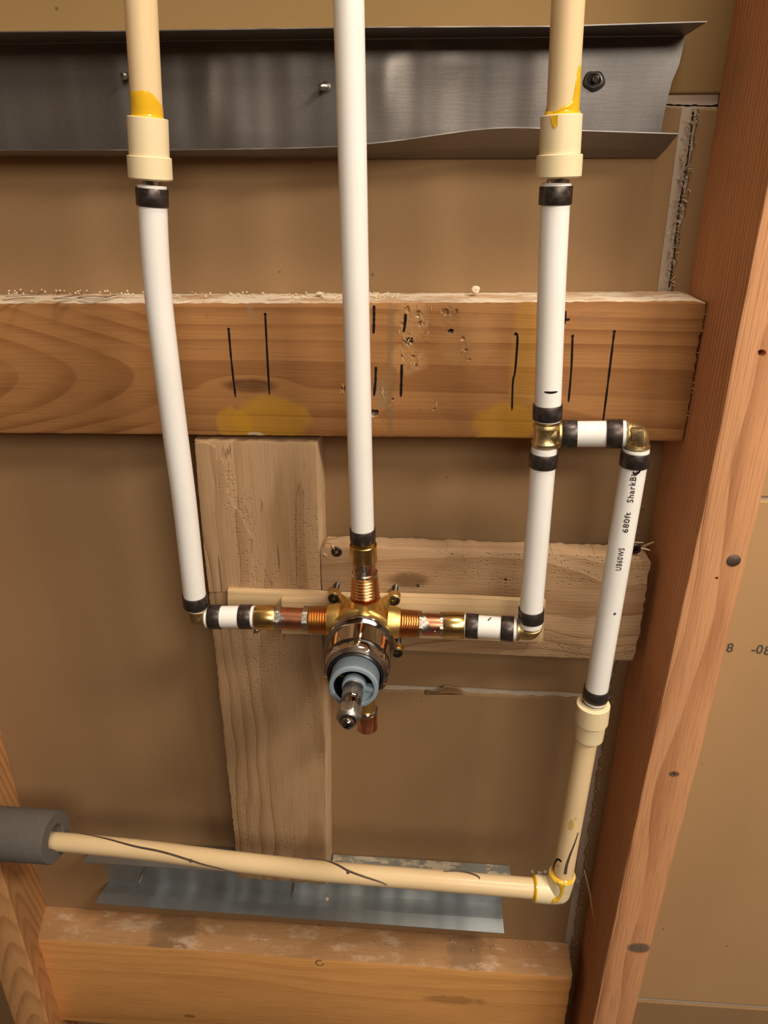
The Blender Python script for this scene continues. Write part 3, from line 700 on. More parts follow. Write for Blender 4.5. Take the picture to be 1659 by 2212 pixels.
# ================================================================== STEEL CHANNELS
def strip3(bm, A, B, th=.0006, nrm=None):
    """ribbon between two equally long point rows, given thickness"""
    n_ = len(A); nr = (B[0]-A[0]).cross(A[1]-A[0]).normalized()*th
    rows = [[bm.verts.new(p) for p in A], [bm.verts.new(p) for p in B], [bm.verts.new(p+nr) for p in B], [bm.verts.new(p+nr) for p in A]]
    for i in range(n_-1):
        for a, b in ((0, 1), (1, 2), (2, 3), (3, 0)): bm.faces.new((rows[a][i], rows[a][i+1], rows[b][i+1], rows[b][i]))
    for k in (0, n_-1): bm.faces.new([rows[j][k] for j in range(4)])
    return bm
def interp(pts, x):
    for a, b in zip(pts, pts[1:]):
        if a[0] <= x <= b[0]:
            t = (x-a[0])/(b[0]-a[0]); return a[1]+(b[1]-a[1])*t
    return pts[0][1] if x < pts[0][0] else pts[-1][1]
Ych = YW-.0012
c1 = thing('steel_channel', P(760, 200, Ych), 'wide bent galvanized steel channel along the top, behind the three upper pipes', 'channel')
topf = [(-400, 98), (0, 95), (400, 88), (1280, 79), (1480, 77)]
botf = [(-400, 337), (0, 338), (800, 343), (1420, 341)]
ftop = [(-400, 72), (0, 70), (275, 68), (788, 60), (1200, 58), (1525, 48)]
fbot = [(-400, 325), (350, 325), (600, 322), (728, 318), (860, 305), (960, 290), (1050, 278), (1130, 276), (1250, 283), (1465, 290)]
edge = [(1480, 77), (1473, 105), (1463, 145), (1449, 175), (1441, 205), (1432, 245), (1424, 290), (1421, 341)]
xs = [-400+i*18 for i in range(101)]
A = [P(x, interp(topf, x), Ych) for x in xs]; B = [P(min(x, 1400), interp(botf, min(x, 1400)), Ych) for x in xs]
bm = bmesh.new()
nx, nz_ = 200, 8
grid = []
for j in range(nz_+1):
    row = []; t = j/nz_
    ey = 77+(341-77)*t
    ex = interp([(y, x) for x, y in edge], ey)
    for i in range(nx+1):
        u = i/nx; x = -400+(ex+400)*u
        y = interp(topf, x)*(1-t)+interp(botf, x)*t
        p = P(x, y, Ych); 
        bulge = .0009*math.sin(u*23)*math.sin(math.pi*t)+.0003*math.sin(u*51+1)
        p.y -= max(0, .0016+bulge+(.0020*math.exp(-((x-452)/26)**2)+.0018*math.exp(-((x-835)/30)**2))*math.sin(math.pi*min(t*1.2, 1))) if 0 < j < nz_ else .0
        if u > .97: p.y -= .002*(u-.97)/.03*math.sin(math.pi*t)
        row.append(bm.verts.new(p))
    grid.append(row)
for j in range(nz_):
    for i in range(nx): bm.faces.new((grid[j][i], grid[j][i+1], grid[j+1][i+1], grid[j+1][i]))
web = mobj('web', bm, M_GALV, c1, angle=60)
pw = P(1283, 174, Ych)
Yfl = YW-.034
xsB = [-400+i*(1880)/100 for i in range(101)]
bm = bmesh.new(); rowB = [P(x, interp(topf, x), Ych-.0003) for x in xsB]; rowF = [P(-400+(1927)*i/100, interp(ftop, -400+1927*i/100), Yfl) for i in range(101)]
strip3(bm, rowB, rowF); mobj('upper_flange', bm, M_GALV, c1, angle=60)
bm = bmesh.new(); rowB = [P(-400+1821*i/100, interp(botf, -400+1821*i/100), Ych-.0003) for i in range(101)]
def sm(x): return sum(interp(fbot, x+d) for d in (-40, -20, 0, 20, 40))/5 if x < 1400 else interp(fbot, x)
rowF = [P(-400+1865*i/100, sm(-400+1865*i/100), Yfl+.006) for i in range(101)]
rowM = [b.lerp(f, .42)+Vector((0, 0, -.0006)) for b, f in zip(rowB, rowF)]
strip3(bm, rowB, rowM); strip3(bm, rowM, rowF); mobj('lower_flange', bm, M_GALV, c1, angle=12)
# puckered screw hole near the right end
bm = bmesh.new(); pc = P(1282, 175, Ych-.0024)
lathe(bm, pc, Vector((-.15, -1, .1)), [(0, .0062), (.0016, .0056), (.0030, .0046), (.0032, .0040), (.0016, .0034), (.0002, .0030)], 26, lambda a, s, r: r*(1+.12*math.sin(2*a+.6)+.05*math.sin(5*a)), cap=False)
mobj('pierced_rim', bm, M_GALV, c1)
bm = bmesh.new(); lathe(bm, pc+Vector((0, -.0012, 0)), Vector((0, -1, 0)), [(0, .0040), (.0002, .0038)], 20); mobj('hole_shadow_plug', bm, simple('painted_hole_shade', (.03, .025, .02), .9), c1)  # dark disc paints the shade inside the hole; the web is uncut
for px, py, r in ((700, 188, .0040),):
    bm = bmesh.new(); lathe(bm, P(px+5, py+2, Ych-.0008), Vector((0, -1, 0)), [(0, .0052), (.0012, .0040), (.0022, .0026), (.0024, .0018)], 20, cap=False); mobj('pierced_rim', bm, M_GALV, c1)
# lower channel
c2 = thing('steel_channel', P(640, 1900, Ych), 'narrow bluish galvanized steel channel low on the wall, below the level cream pipe', 'channel')
zt2a, zt2b = P(250, 1815, YW).z, P(1100, 1868, YW).z
xa2, xb2 = P(231, 1880, YW).x, P(1083, 1945, YW).x
zba, zbb = P(235, 1903, YW).z, P(1082, 1950, YW).z
def lin(x, za_, zb_): return za_+(zb_-za_)*(x-xa2)/(xb2-xa2)
XX = [xa2+(xb2-xa2)*i/40 for i in range(41)]
bm = bmesh.new(); strip3(bm, [Vector((x, Ych, lin(x, zt2a, zt2b))) for x in XX], [Vector((x, Ych, lin(x, zba, zbb))) for x in XX]); mobj('web', bm, M_GALV2, c2, angle=60)
pf = [P(205+(1089-205)*i/40, 1952+(2017-1952)*i/40, YW-.029) for i in range(41)]
back = [Vector((x, Ych, lin(x, zba, zbb))) for x in XX]; mid = [b.lerp(f, .55)+Vector((0, 0, .0009)) for b, f in zip(back, pf)]
bm = bmesh.new(); strip3(bm, back, mid); strip3(bm, mid, pf); mobj('lower_flange', bm, M_GALV2, c2, angle=8)
def topfl(x0, x1, dl, dr, mt):
    xx = [x0+(x1-x0)*i/20 for i in range(21)]
    b = [Vector((x, Ych, lin(x, zt2a, zt2b))) for x in xx]; f = [Vector((x+dl*(1-i/20)+dr*i/20, YW-.028+random.uniform(-.001, .001)*(1 if mt is M_GALVMUD else 0), lin(x, zt2a, zt2b)-.0008)) for i, x in enumerate(xx)]
    bm = bmesh.new(); strip3(bm, b, f); return bm
zmid = P(600, 1880, YB).z
xpl = min(p[0] for p in pl_[3:]) ; xpr = max(p[0] for p in pr_[:2])
mobj('upper_flange', topfl(xa2, pl_[4][0]-.004, -.006, 0, M_GALV2), M_GALV2, c2, angle=60)
mobj('upper_flange', topfl(pr_[0][0]+.0015, xb2+.004, 0, .002, M_GALVMUD), M_GALVMUD, c2, angle=60, label='flange smeared with pale joint compound')
crumb(P(706, 1941, .513)-Vector((0, 0, .002)), .0022, 'small pale plaster crumb lying on the lower steel channel')
# screws whose tips pierce the channels
def screw_tip(A, B, r, label):
    t = thing('screw_tip', A, label, 'screw', 'screw tips through the steel channels'); d = B-A; L = d.length; prof = [(0, r*.85)]; k = int(L/.0011)
    for i in range(k):
        s = L*.85*i/k; rr = r if s < L*.6 else r*(1-(s-L*.6)/(L*.45))
        prof += [(s+.0001, rr*.72), (s+.00055, rr)]
    prof += [(L, .0001)]; bm = bmesh.new(); lathe(bm, A, d, prof, 14); mobj('thread', bm, M_ZINC, t)
screw_tip(P(274, 163, YW-.001), P(262, 165, YW-.016)+Vector((0, 0, 0)), .0021, 'screw tip poking through the upper steel channel beside the left cream pipe')
screw_tip(P(706, 188, YW-.001), P(687, 187, YW-.016), .0020, 'screw tip poking through the upper steel channel left of the centre pipe')
screw_tip(P(1286, 173, YW-.003), P(1288, 166, YW-.012), .0019, 'blunt screw tip in the puckered hole of the upper channel, right of the right pipe')
screw_tip(P(314, 1874, YW-.001), P(296, 1918, YW-.030), .0012, 'long thin screw tip over the left part of the lower steel channel')
screw_tip(P(634, 1908, YW-.001), P(629, 1942, YW-.024), .0012, 'thin screw tip over the lower steel channel, just below the upright plank')

# ================================================================== PLUMBING
RP, RC = .00795, .0089
def ring_at(A, d, L, parent, r=RC, tilt=None, label=None):
    bm = bmesh.new(); d = d.normalized()
    if tilt: d = (d+Vector(tilt)).normalized()
    lathe(bm, A-d*L/2, d, [(0, r-.0010), (0, r-.0002), (.0003, r), (L-.0003, r), (L, r-.0002), (L, r-.0010)], 44)
    mobj('crimp_ring', bm, M_CRIMP, parent, label)
def pexpipe(pts, label, rings, name='plastic_pipe', group=None, cat='pipe'):
    """pts: (px,py,Y); rings: (px,py,length) centred on the run"""
    q = catmull([P(*p) for p in pts], 6); t = thing(name, q[len(q)//2], label, cat, group)
    bm = bmesh.new(); d0 = (q[0]-q[1]).normalized(); d1 = (q[-1]-q[-2]).normalized()
    rr = [RP]*len(q); q2 = [q[0]+d0*.0003]+q+[q[-1]+d1*.0003]; rr = [RP-.0006]+rr+[RP-.0006]
    sweep(bm, q2, rr, 44); mobj('pipe_wall', bm, M_PEX, t)
    for c, L, tl_ in rings:
        p = P(*c); best = min(range(len(q)-1), key=lambda i: (q[i].lerp(q[i+1], .5)-p).length); a, b = q[best], q[best+1]; d = (b-a)
        s = max(-2, min(3, (p-a).dot(d)/d.dot(d))); ring_at(a+d*s, d, L, t, tilt=tl_)
    return t, q
YLp, YV, YRt, YLoop = .437, .447, .440, .433
pL, qL = pexpipe([(328, 401, YLp), (330, 450, YLp), (335, 550, .438), (343, 650, .439), (361, 800, .440), (379, 940, .442), (399, 1090, .444), (421, 1290, .446), (423.5, 1309, .446)],
    'long slightly bowed white plastic pipe on the left, running down to the left brass elbow', [((329, 426, YLp), .0092, None), ((422, 1297, .446), .0092, None)], 'water_pipe', 'white plastic water pipes')
pC, qC = pexpipe([(750, -90, .441), (753, 0, .4418), (761, 330, .444), (769, 660, .4460), (777, 950, .449), (783, 1140, .4515), (784, 1168, .4515)],
    'long white plastic pipe in the centre, running down into the top of the valve', [((783.5, 1155, .4515), .0092, None)], 'water_pipe', 'white plastic water pipes')
pR, qR = pexpipe([(1202.5, 396, YRt), (1199, 445, YRt), (1191, 640, YRt), (1183.5, 870, YRt), (1181.5, 908, YRt)],
    'white plastic pipe on the right, between the upper cream coupling and the brass tee', [((1201, 422, YRt), .0092, None), ((1182, 889, YRt), .0092, None)], 'water_pipe', 'white plastic water pipes')
pR2, qR2 = pexpipe([(1176, 967, YRt), (1172, 1012, YRt), (1160, 1160, .4405), (1149.5, 1290, .441), (1146.5, 1350, .441)],
    'white plastic pipe on the right, from the brass tee down to the right brass elbow', [((1173.5, 992, YRt), .0092, None), ((1147.5, 1327, .441), .0092, None)], 'water_pipe', 'white plastic water pipes')
pK, qK = pexpipe([(1215, 938, .4405), (1280, 937.5, .438), (1351, 937, .435)],
    'short level white plastic pipe between the brass tee and the upper right elbow', [((1230, 938, .4400), .0092, None), ((1327, 937, .436), .0092, None)], 'water_pipe', 'white plastic water pipes')
pO, qO = pexpipe([(1374, 970, YLoop), (1368, 1012, YLoop), (1330, 1240, YLoop), (1291, 1475, YLoop), (1284, 1514, YLoop)],
    'white plastic pipe with printed letters, furthest right, dropping to the lower cream coupling', [((1371.5, 990, YLoop), .0092, None), ((1285.5, 1497, YLoop), .0092, None)], 'water_pipe', 'white plastic water pipes')
pA, qA = pexpipe([(447, 1332.5, YV), (500, 1332.5, YV), (550, 1332.5, YV)], 'stubby white plastic pipe with two dark rings, left of the valve', [((466, 1332, YV), .0090, None), ((532, 1332.5, YV), .0090, None)], 'water_pipe', 'white plastic water pipes')
pB, qB = pexpipe([(1003, 1351, YV), (1058, 1355, .445), (1115, 1359, .443)], 'stubby white plastic pipe with two dark rings, right of the valve', [((1020, 1352.5, .4465), .0088, None), ((1096, 1357.5, .4438), .0088, None)], 'water_pipe', 'white plastic water pipes')
# --- ink on pipes
def seg_of(q, px, py):
    i = min(range(len(q)-1), key=lambda i: (lambda r: (q[i].lerp(q[i+1], .5)-CAM).normalized().cross(r).length)(ray(px, py).normalized())); return q[i], q[i+1]-q[i]
a, d = seg_of(qR, 1190, 847); bm = bmesh.new(); cyl_strip(bm, [(1176, 846.5), (1190, 848), (1204, 846)], lambda t: .0010*(.6+.8*math.sin(math.pi*t)), a, d, RP); mobj('marker_tick', bm, M_INK, pR)
a, d = qO[4], qO[-4]-qO[4]; bm = bmesh.new(); cyl_strip(bm, [(1370, 1023), (1378, 1022), (1384, 1013)], .0014, a, d, RP); cyl_strip(bm, [(1367, 1024), (1377, 1023)], .0006, a, d, RP); mobj('marker_tick', bm, M_INK, pO)
a2, d2 = seg_of(qB, 1056, 1338); bm = bmesh.new(); cyl_strip(bm, [(1054, 1341), (1058, 1337), (1061, 1334)], .0008, a2, d2, RP); mobj('marker_tick', bm, M_INK, pB)
def print_on(txt, p0, p1, h, tag):
    (s0, f0), (s1, f1) = cyl_param(*p0, a, d, RP), cyl_param(*p1, a, d, RP)
    bm = text_mesh(txt, h*1.38, 1.0, 1.15); w = max(v.co.x for v in bm.verts)
    for v in bm.verts:
        s = s0+(s1-s0)*v.co.x/w; f = f0+(f1-f0)*v.co.x/w; v.co = on_cyl(a, d, RP+.00022, s, f+(-1)*v.co.y/RP)
    mobj('printed_text', bm, M_PRINT, pO, smooth=False)
# text reads upward, letters' tops point left
print_on('SharkBite', (1367, 1086), (1378, 1008), .0036, 0)
print_on('680ft', (1356, 1151), (1362.5, 1107), .0034, 0)
print_on('UB60W5', (1341, 1233), (1349.5, 1184), .0034, 0)
bm = bmesh.new(); s_, f_ = cyl_param(1328, 1326, a, d, RP); lathe(bm, on_cyl(a, d, RP, s_, f_), on_cyl(a, d, 1, 0, f_)-a, [(0, .0010), (.0002, .0009)], 12); mobj('ink_dot', bm, simple('violet_ink', (.10, .06, .12), .6), pO)
# --- cream pipes
def cream(pts, label, name='cream_pipe'):
    q = catmull([P(*p) for p in pts], 6); t = thing(name, q[len(q)//2], label, 'pipe', 'cream rigid pipes'); bm = bmesh.new(); sweep(bm, q, RP+.0002, 44)
    mobj('pipe_wall', bm, M_CPVC, t); return t, q
tL, cL = cream([(300, -90, YLp-.001), (304, 0, YLp-.001), (318.5, 258, YLp)], 'cream rigid pipe entering from the top left, yellow cement above its coupling')
tR, cR = cream([(1232, -90, .437), (1227.5, 0, .4375), (1214.5, 252, YRt)], 'cream rigid pipe entering from the top right, dripping yellow cement at its coupling')
tV, cV = cream([(1270.5, 1575, YLoop), (1264, 1613, YLoop), (1224, 1840, .428), (1216, 1895, .427)], 'stained cream rigid pipe standing between the lower coupling and the cream elbow')
tH, cH = cream([(95, 1815.5, .462), (300, 1835, .452), (507, 1861, .440), (700, 1882, .433), (970, 1904, .428), (1165, 1920, .426)], 'long level cream rigid pipe with wavy brown lines, from foam sleeve to cream elbow')
def lathe_px(p0, p1, Y0, Y1, prof, seg=48, rf=None):
    A, B = P(*p0, Y0), P(*p1, Y1); L = (B-A).length; bm = bmesh.new(); lathe(bm, A, B-A, [(s*L, r) for s, r in prof], seg, rf); return bm, A, B
def coupling(pa, pb, pc, pd, Y, label, rs, rc):
    """pa->pb socket, pb->pc collar, pc->pd metal nipple"""
    A = P(*pa, Y); t = thing('pipe_coupling', P(*pb, Y), label, 'coupling', 'cream pipe couplings')
    bm, _, _ = lathe_px(pa, pb, Y, Y, [(0, rs-.0006), (.02, rs), (1, rs)]); mobj('socket', bm, M_CPVCF, t)
    bm, _, _ = lathe_px(pb, pc, Y, Y, [(0, rc-.0005), (.03, rc), (.93, rc+.0001), (1, rc-.0007)]); mobj('collar', bm, M_CPVCF, t)
    d = (P(*pd, Y)-P(*pc, Y)); L = d.length; e = P(*pc, Y)
    bm = bmesh.new(); lathe(bm, e-d*.2, d, [(0, .0062), (L*.55, .0062), (L*.6, .0056), (L*1.5, .0056)], 36); mobj('metal_nipple', bm, M_CHROME, t)
    return t
coupling((318.8, 254), (322.5, 338), (325.5, 389), (327.6, 401), YLp, 'cream stepped coupling on the left pipe, under yellow cement', .0107, .0118)
kR = coupling((1213, 248), (1209.2, 334), (1206, 385), (1202.8, 396), YRt, 'cream stepped coupling on the right upper pipe, with a yellow cement drip', .0107, .0120)
# lower one is upside down: collar on top
Y = YLoop; t = thing('pipe_coupling', P(1277, 1550, Y), 'cream stepped coupling low on the right, wide collar on top', 'coupling', 'cream pipe couplings')
bm, _, _ = lathe_px((1282, 1519), (1277.5, 1556), Y, Y, [(0, .0098), (.0, .0109), (.03, .0117), (1, .0118), (1, .0100)]); mobj('collar', bm, M_CPVCF, t)
bm, _, _ = lathe_px((1277.5, 1556), (1271.3, 1592), Y, Y, [(0, .0106), (.96, .0104), (1, .0098)]); mobj('socket', bm, M_CPVCF, t)
bm, _, _ = lathe_px((1284, 1505), (1281.5, 1521), Y, Y, [(0, .0060), (.6, .0060), (.62, .0085), (1, .0085)]); mobj('metal_nipple', bm, M_CHROME, t)
# yellow cement
def dirs(q, i=-2): return q[i], (q[i+1]-q[i])
A, d = cL[-1], (cL[-8]-cL[-1]); bm = bmesh.new()
cyl_patch(bm, A, d, RP+.0002, -.0005, lambda f: .0105+.0035*math.cos(f+.55)+.0012*math.sin(3*f) if abs(f) < 2.4 else .006, .00025)
mobj('yellow_cement', bm, M_PRIMER, tL, 'amber cement band'); 
bm = bmesh.new(); lathe(bm, A, d, [(-.0002, RP+.0015), (.0008, RP+.0011), (.002, RP+.0004), (.0024, RP+.0001)], 44, lambda a_, s, r: r+.0003*math.sin(3*a_), cap=False); mobj('cement_bead', bm, M_PRIMER, tL)
A, d = cR[-1], (cR[-8]-cR[-1]); bm = bmesh.new()
cyl_patch(bm, A, d, RP+.0002, -.0003, lambda f: max(.0022, (.0165*math.exp(-((f-1.0)/.42)**4)+.0045+.002*math.sin(2*f+.4))) if -1.9 < f < 2.2 else .0015, .0004, nf=90)
mobj('yellow_cement', bm, M_PRIMER, tR, 'amber cement smear')
bm = bmesh.new(); lathe(bm, A, d, [(-.0002, RP+.0017), (.001, RP+.0013), (.0026, RP+.0005), (.003, RP+.0001)], 44, lambda a_, s, r: r+.0004*math.sin(4*a_+1), cap=False); mobj('cement_bead', bm, M_PRIMER, tR)
A = P(1213, 248, YRt); d = P(1209.2, 334, YRt)-A; bm = bmesh.new()
cyl_strip(bm, [(1197, 250), (1198, 258), (1200, 270), (1202, 274)], lambda t_: .0042*(1-t_*.62), A, d, .0107, .0003); mobj('cement_drip', bm, M_PRIMER, kR, 'amber cement drip')
A = cV[0]; d = cV[4]-cV[0]
bm = bmesh.new(); cyl_patch(bm, A, d, RP+.0002, .003, lambda f: .0065+.0016*math.cos(f*1.2+.6), .0003); mobj('yellow_cement', bm, simple('dull_amber_cement', (.62, .34, .03), .3, var=.3, vs=150), tV)
PV = [c for c in tV.children if c.name.startswith('pipe_wall')]
bm = bmesh.new(); surf_strip(bm, PV, [(1237, 1771), (1234, 1782), (1233, 1793)], lambda t_: .0030*(.3+math.sin(math.pi*t_))); surf_strip(bm, PV, [(1243, 1766), (1245, 1770)], .0012); mobj('cement_spot', bm, simple('faint_amber', (.62, .42, .12), .4), tV)
# brown line running down the standing cream pipe and the notch mark at its foot
A, d = cV[-8], cV[-1]-cV[-8]
bm = bmesh.new(); surf_strip(bm, PV, [(1249, 1798), (1241, 1822), (1231, 1848), (1224, 1870), (1221, 1888)], lambda t_: .0010+.0014*t_); mobj('brown_line', bm, M_BROWNLN, tV)
bm = bmesh.new(); surf_strip(bm, PV, [(1195, 1880), (1198, 1867), (1203, 1857), (1208, 1857), (1213, 1861)], lambda t_: .0010+.0012*t_); surf_strip(bm, PV, [(1204, 1868), (1207, 1873)], .0005); mobj('marker_tick', bm, M_INK, tV)
# wavy brown lines round the level pipe (ridge with small knots)
def hline(pts, w):
    for i in range(len(pts)-1): pass
    bm = bmesh.new(); q = []
    for x, y in pts:
        a_, d_ = seg_of(cH, x, y); s, f = cyl_param(x, y, a_, d_, RP+.0002); q.append(on_cyl(a_, d_, RP+.0004, s, f))
    q = catmull(q, 6); m = len(q); sweep(bm, q, [w*(.5+.5*math.sin(math.pi*min(1, max(0, i/(m-1)))**.8)) for i in range(m)], 8); return bm
for l, kx in (([(172, 1801), (225, 1811), (290, 1828), (350, 1840), (408, 1857), (440, 1867), (478, 1876), (510, 1884)], (413, 1859)), ([(655, 1856), (690, 1857), (725, 1867), (752, 1881), (785, 1893), (820, 1904), (836, 1911)], (752, 1884)), ([(958, 1883), (990, 1883), (1015, 1887), (1033, 1894), (1036, 1899)], None)):
    bm = hline(l, .00085)
    if kx: 
        a_, d_ = seg_of(cH, *kx); s, f = cyl_param(*kx, a_, d_, RP); p = on_cyl(a_, d_, RP, s, f); bmesh.ops.create_icosphere(bm, subdivisions=2, radius=.0016, matrix=Matrix.Translation(p))
    mobj('brown_line', bm, M_BROWNLN, tH)
# cream elbow
eY = .4265
t = thing('pipe_elbow', P(1207, 1925, eY), 'cream elbow at the lower right with smeared yellow cement', 'elbow')
A = P(1152, 1919, eY); C = P(1205, 1924, eY); B = P(1215, 1886, eY+.0005)
bm = bmesh.new(); lathe(bm, A, C-A, [(0, .0098), (.0004, .0106), ((C-A).length*.62, .0106), ((C-A).length*.75, .0100)], 44); mobj('socket', bm, M_CPVCF, t)
bm = bmesh.new(); lathe(bm, B, C-B, [(0, .0096), (.0004, .0104), ((C-B).length*.62, .0104), ((C-B).length*.75, .0100)], 44); mobj('socket', bm, M_CPVCF, t)
bm = bmesh.new(); pts = [A.lerp(C, .6), A.lerp(C, .85), C+(B-C)*.12+(A-C)*.02, C.lerp(B, .4)]; sweep(bm, catmull(pts, 6), .0103, 44); bmesh.ops.create_uvsphere(bm, u_segments=28, v_segments=18, radius=.0101, matrix=Matrix.Translation(C+(B-C)*.02)); mobj('bend', bm, M_CPVCF, t)
bm = bmesh.new(); lathe(bm, A, C-A, [(-.0014, RP+.0002), (-.0006, .0096), (.0006, .0108), (.0014, .0107)], 44, cap=False); mobj('cement_bead', bm, M_PRIMER, t)
bm = bmesh.new(); lathe(bm, B, C-B, [(-.0012, RP+.0003), (-.0004, .0094), (.0008, .0106)], 44, lambda a_, s, r: r+.0002*math.sin(4*a_), cap=False); mobj('cement_bead', bm, M_PRIMER, t)
ELB = [c for c in t.children if c.name.startswith(('bend', 'socket'))]
bm = bmesh.new(); surf_strip(bm, ELB, [(1224, 1897), (1221, 1904), (1215, 1914), (1214, 1926), (1209, 1937), (1198, 1945)], lambda t_: .0034+.0016*math.sin(t_*7), .0005)
surf_strip(bm, ELB, [(1193, 1892), (1200, 1902), (1208, 1909), (1215, 1916)], lambda t_: .0026, .00045); surf_strip(bm, ELB, [(1203, 1943), (1198, 1946), (1193, 1945)], .0045, .0004)
mobj('cement_smear', bm, M_PRIMER, t)
# white plaster behind elbow
bm = bmesh.new()
for x, y, r in ((1240, 1898, .004), (1247, 1905, .003), (1235, 1888, .003), (1165, 1886, .0025), (1178, 1884, .002), (1150, 1884, .002)):
    bmesh.ops.create_icosphere(bm, subdivisions=2, radius=r, matrix=Matrix.Translation(P(x, y, YW-.001)))
for v in bm.verts: v.co.y = YW-(YW-v.co.y)*.6; v.co += Vector((random.uniform(-1, 1), 0, random.uniform(-1, 1)))*.0006
mobj('plaster_lump', bm, M_GYPSUM, wall, kind='stuff', smooth=False)
# foam sleeve
ft = thing('foam_sleeve', P(60, 1800, .458), 'dark grey foam insulation sleeve on the level cream pipe at the left edge', 'insulation')
A = P(-150, 1787, .466); B = P(121, 1809, .457); d = (B-A); L = d.length; ro, ri = .0225, .0108
bm = bmesh.new(); lathe(bm, A, d, [(0, ri), (0, ro), (L*.5, ro+.0004), (L-.0012, ro), (L, ro-.0008), (L+.0002, ri+.001), (L-.001, ri), (0, ri)], 56, lambda a_, s, r: r*(1+.012*math.sin(3*a_+s*60)), cap=False); mobj('foam_tube', bm, M_FOAM, ft)

# --- brass elbows and tee
def barb(bm, A, d, r=.0052, L=.010): lathe(bm, A-d.normalized()*.002, d, [(0, .0085), (.0022, .0085), (.0026, .0078), (.0034, .0078), (.0036, r), (L, r)], 32)
def elbow(A, C, B, label, name='brass_elbow', r=.0071):
    """A,B: ends towards the two pipes; C: corner"""
    t = thing(name, C, label, 'elbow', 'brass elbows'); u = (A-C).normalized(); w = (B-C).normalized(); k = .0055
    pts = [A, C+u*k, C+u*k*.35+w*k*.08, C+u*k*.08+w*k*.35, C+w*k, B]; pts = [pts[0]]+catmull(pts[1:5], 6)+[pts[5]]
    bm = bmesh.new(); sweep(bm, pts, [r*.97]+[r]*(len(pts)-2)+[r*.97], 36); mobj('elbow_body', bm, M_BRASS, t)
    for e, dd in ((A, u), (B, w)):
        bm = bmesh.new(); lathe(bm, e-dd*.0022, dd, [(0, r), (.0004, .0080), (.0018, .0082), (.0024, .0074), (.0026, .0055), (.0085, .0052)], 36); mobj('collar', bm, M_BRASS, t)
    return t
# upper right
A, C, B = P(1353, 937, .4345), P(1379, 939, .4335), P(1374.5, 966, YLoop)
te = elbow(A, C, B, 'brass elbow at the upper right, joining the short level pipe to the printed pipe')
bm = bmesh.new(); fpl = [(1364, 926), (1391, 927), (1389, 966), (1378, 966), (1378, 950), (1363, 950)]
mobj('raised_panel', slab([xz(x, y, .4265) for x, y in fpl], .4254, .431, .0004), M_BRASS, te)
elbow(P(1117, 1359, .443), P(1147.5, 1362, .442), P(1147, 1351, .4412), 'brass elbow right of the valve, lowest end of the right supply pipe')
elbow(P(446, 1332.5, YV), P(426, 1333, YV), P(424, 1311, .4462), 'brass elbow left of the valve, lowest end of the bowed left pipe')
tt = thing('brass_tee', P(1180, 938, YRt), 'brass tee fitting on the right supply pipe, branching toward the far right', 'tee')
A, B, C = P(1181, 911, YRt), P(1176.5, 964, YRt), P(1212, 938, .4405); O = A.lerp(B, .5)
L = (B-A).length; bm = bmesh.new(); lathe(bm, A, B-A, [(-.004, .0055), (.0008, .0055), (.001, .0074), (.0022, .0082), (.0034, .0082), (.0042, .0074), (L*.5, .0070), (L-.0042, .0074), (L-.003, .0084), (L-.0012, .0084), (L-.0004, .0072), (L, .0055), (L+.004, .0055)], 40); mobj('run', bm, M_BRASS, tt)
d = C-O; L = d.length; bm = bmesh.new(); lathe(bm, O, d, [(0, .0068), (L*.5, .0070), (L*.62, .0074), (L*.72, .0086), (L*.9, .0086), (L*.94, .0074), (L, .0055), (L+.004, .0055)], 40); mobj('branch', bm, M_BRASS, tt)

# ================================================================== VALVE
vo = P(786, 1342, YV)
val = thing('shower_valve', vo, 'brass and chrome shower mixing valve with a bare stem, in the centre', 'valve')
tip = P(751, 1563, .3476); zc = P(779, 1393, .428); 
AX = (tip-zc).normalized(); C0 = zc+AX*((YV-zc.y)/AX.y)      # axis point in the port plane
DY = 0.0
def VA(Y): return C0+AX*((Y-DY-C0.y)/AX.y)
def vl(Y0, prof, name, mat, parent=val, seg=64, rf=None, label=None, cap=True):
    """profile as (Y, r)"""
    bm = bmesh.new(); A = VA(Y0); lathe(bm, A, AX, [((Y0-y)/abs(AX.y), r) for y, r in prof], seg, rf, cap); return mobj(name, bm, mat, parent, label)
# brass body: hub, ring, ears, ports
R_ = .0232
vl(.4765, [(.4765, .0120), (.4750, .0150), (.464, .0185), (.452, .0212), (.444, .0224), (.4395, R_), (.4370, R_), (.4366, .0224), (.4372, .0205)], 'valve_body', M_BRASSV)
pT0, pT1 = VA(YV)+Vector((0, 0, .010)), P(788, 1238, .4515)
def thread(A, B, r0, r1, n_, name='threaded_port', parent=val, mats=M_THREAD, base=None):
    d = B-A; L = d.length; prof = [(0, base or r0)]
    st = 0 if base is None else L*.25
    for i in range(n_):
        s = st+(L-st)*i/n_; h = (L-st)/n_; r = r0+(r1-r0)*i/n_; prof += [(s+h*.1, r-.0008), (s+h*.5, r+.0001), (s+h*.9, r-.0008)]
    prof += [(L, r1-.001), (L, .006)]; bm = bmesh.new(); lathe(bm, A, d, prof, 48); return mobj(name, bm, mats, parent)
tp = P(788, 1246, .4505)
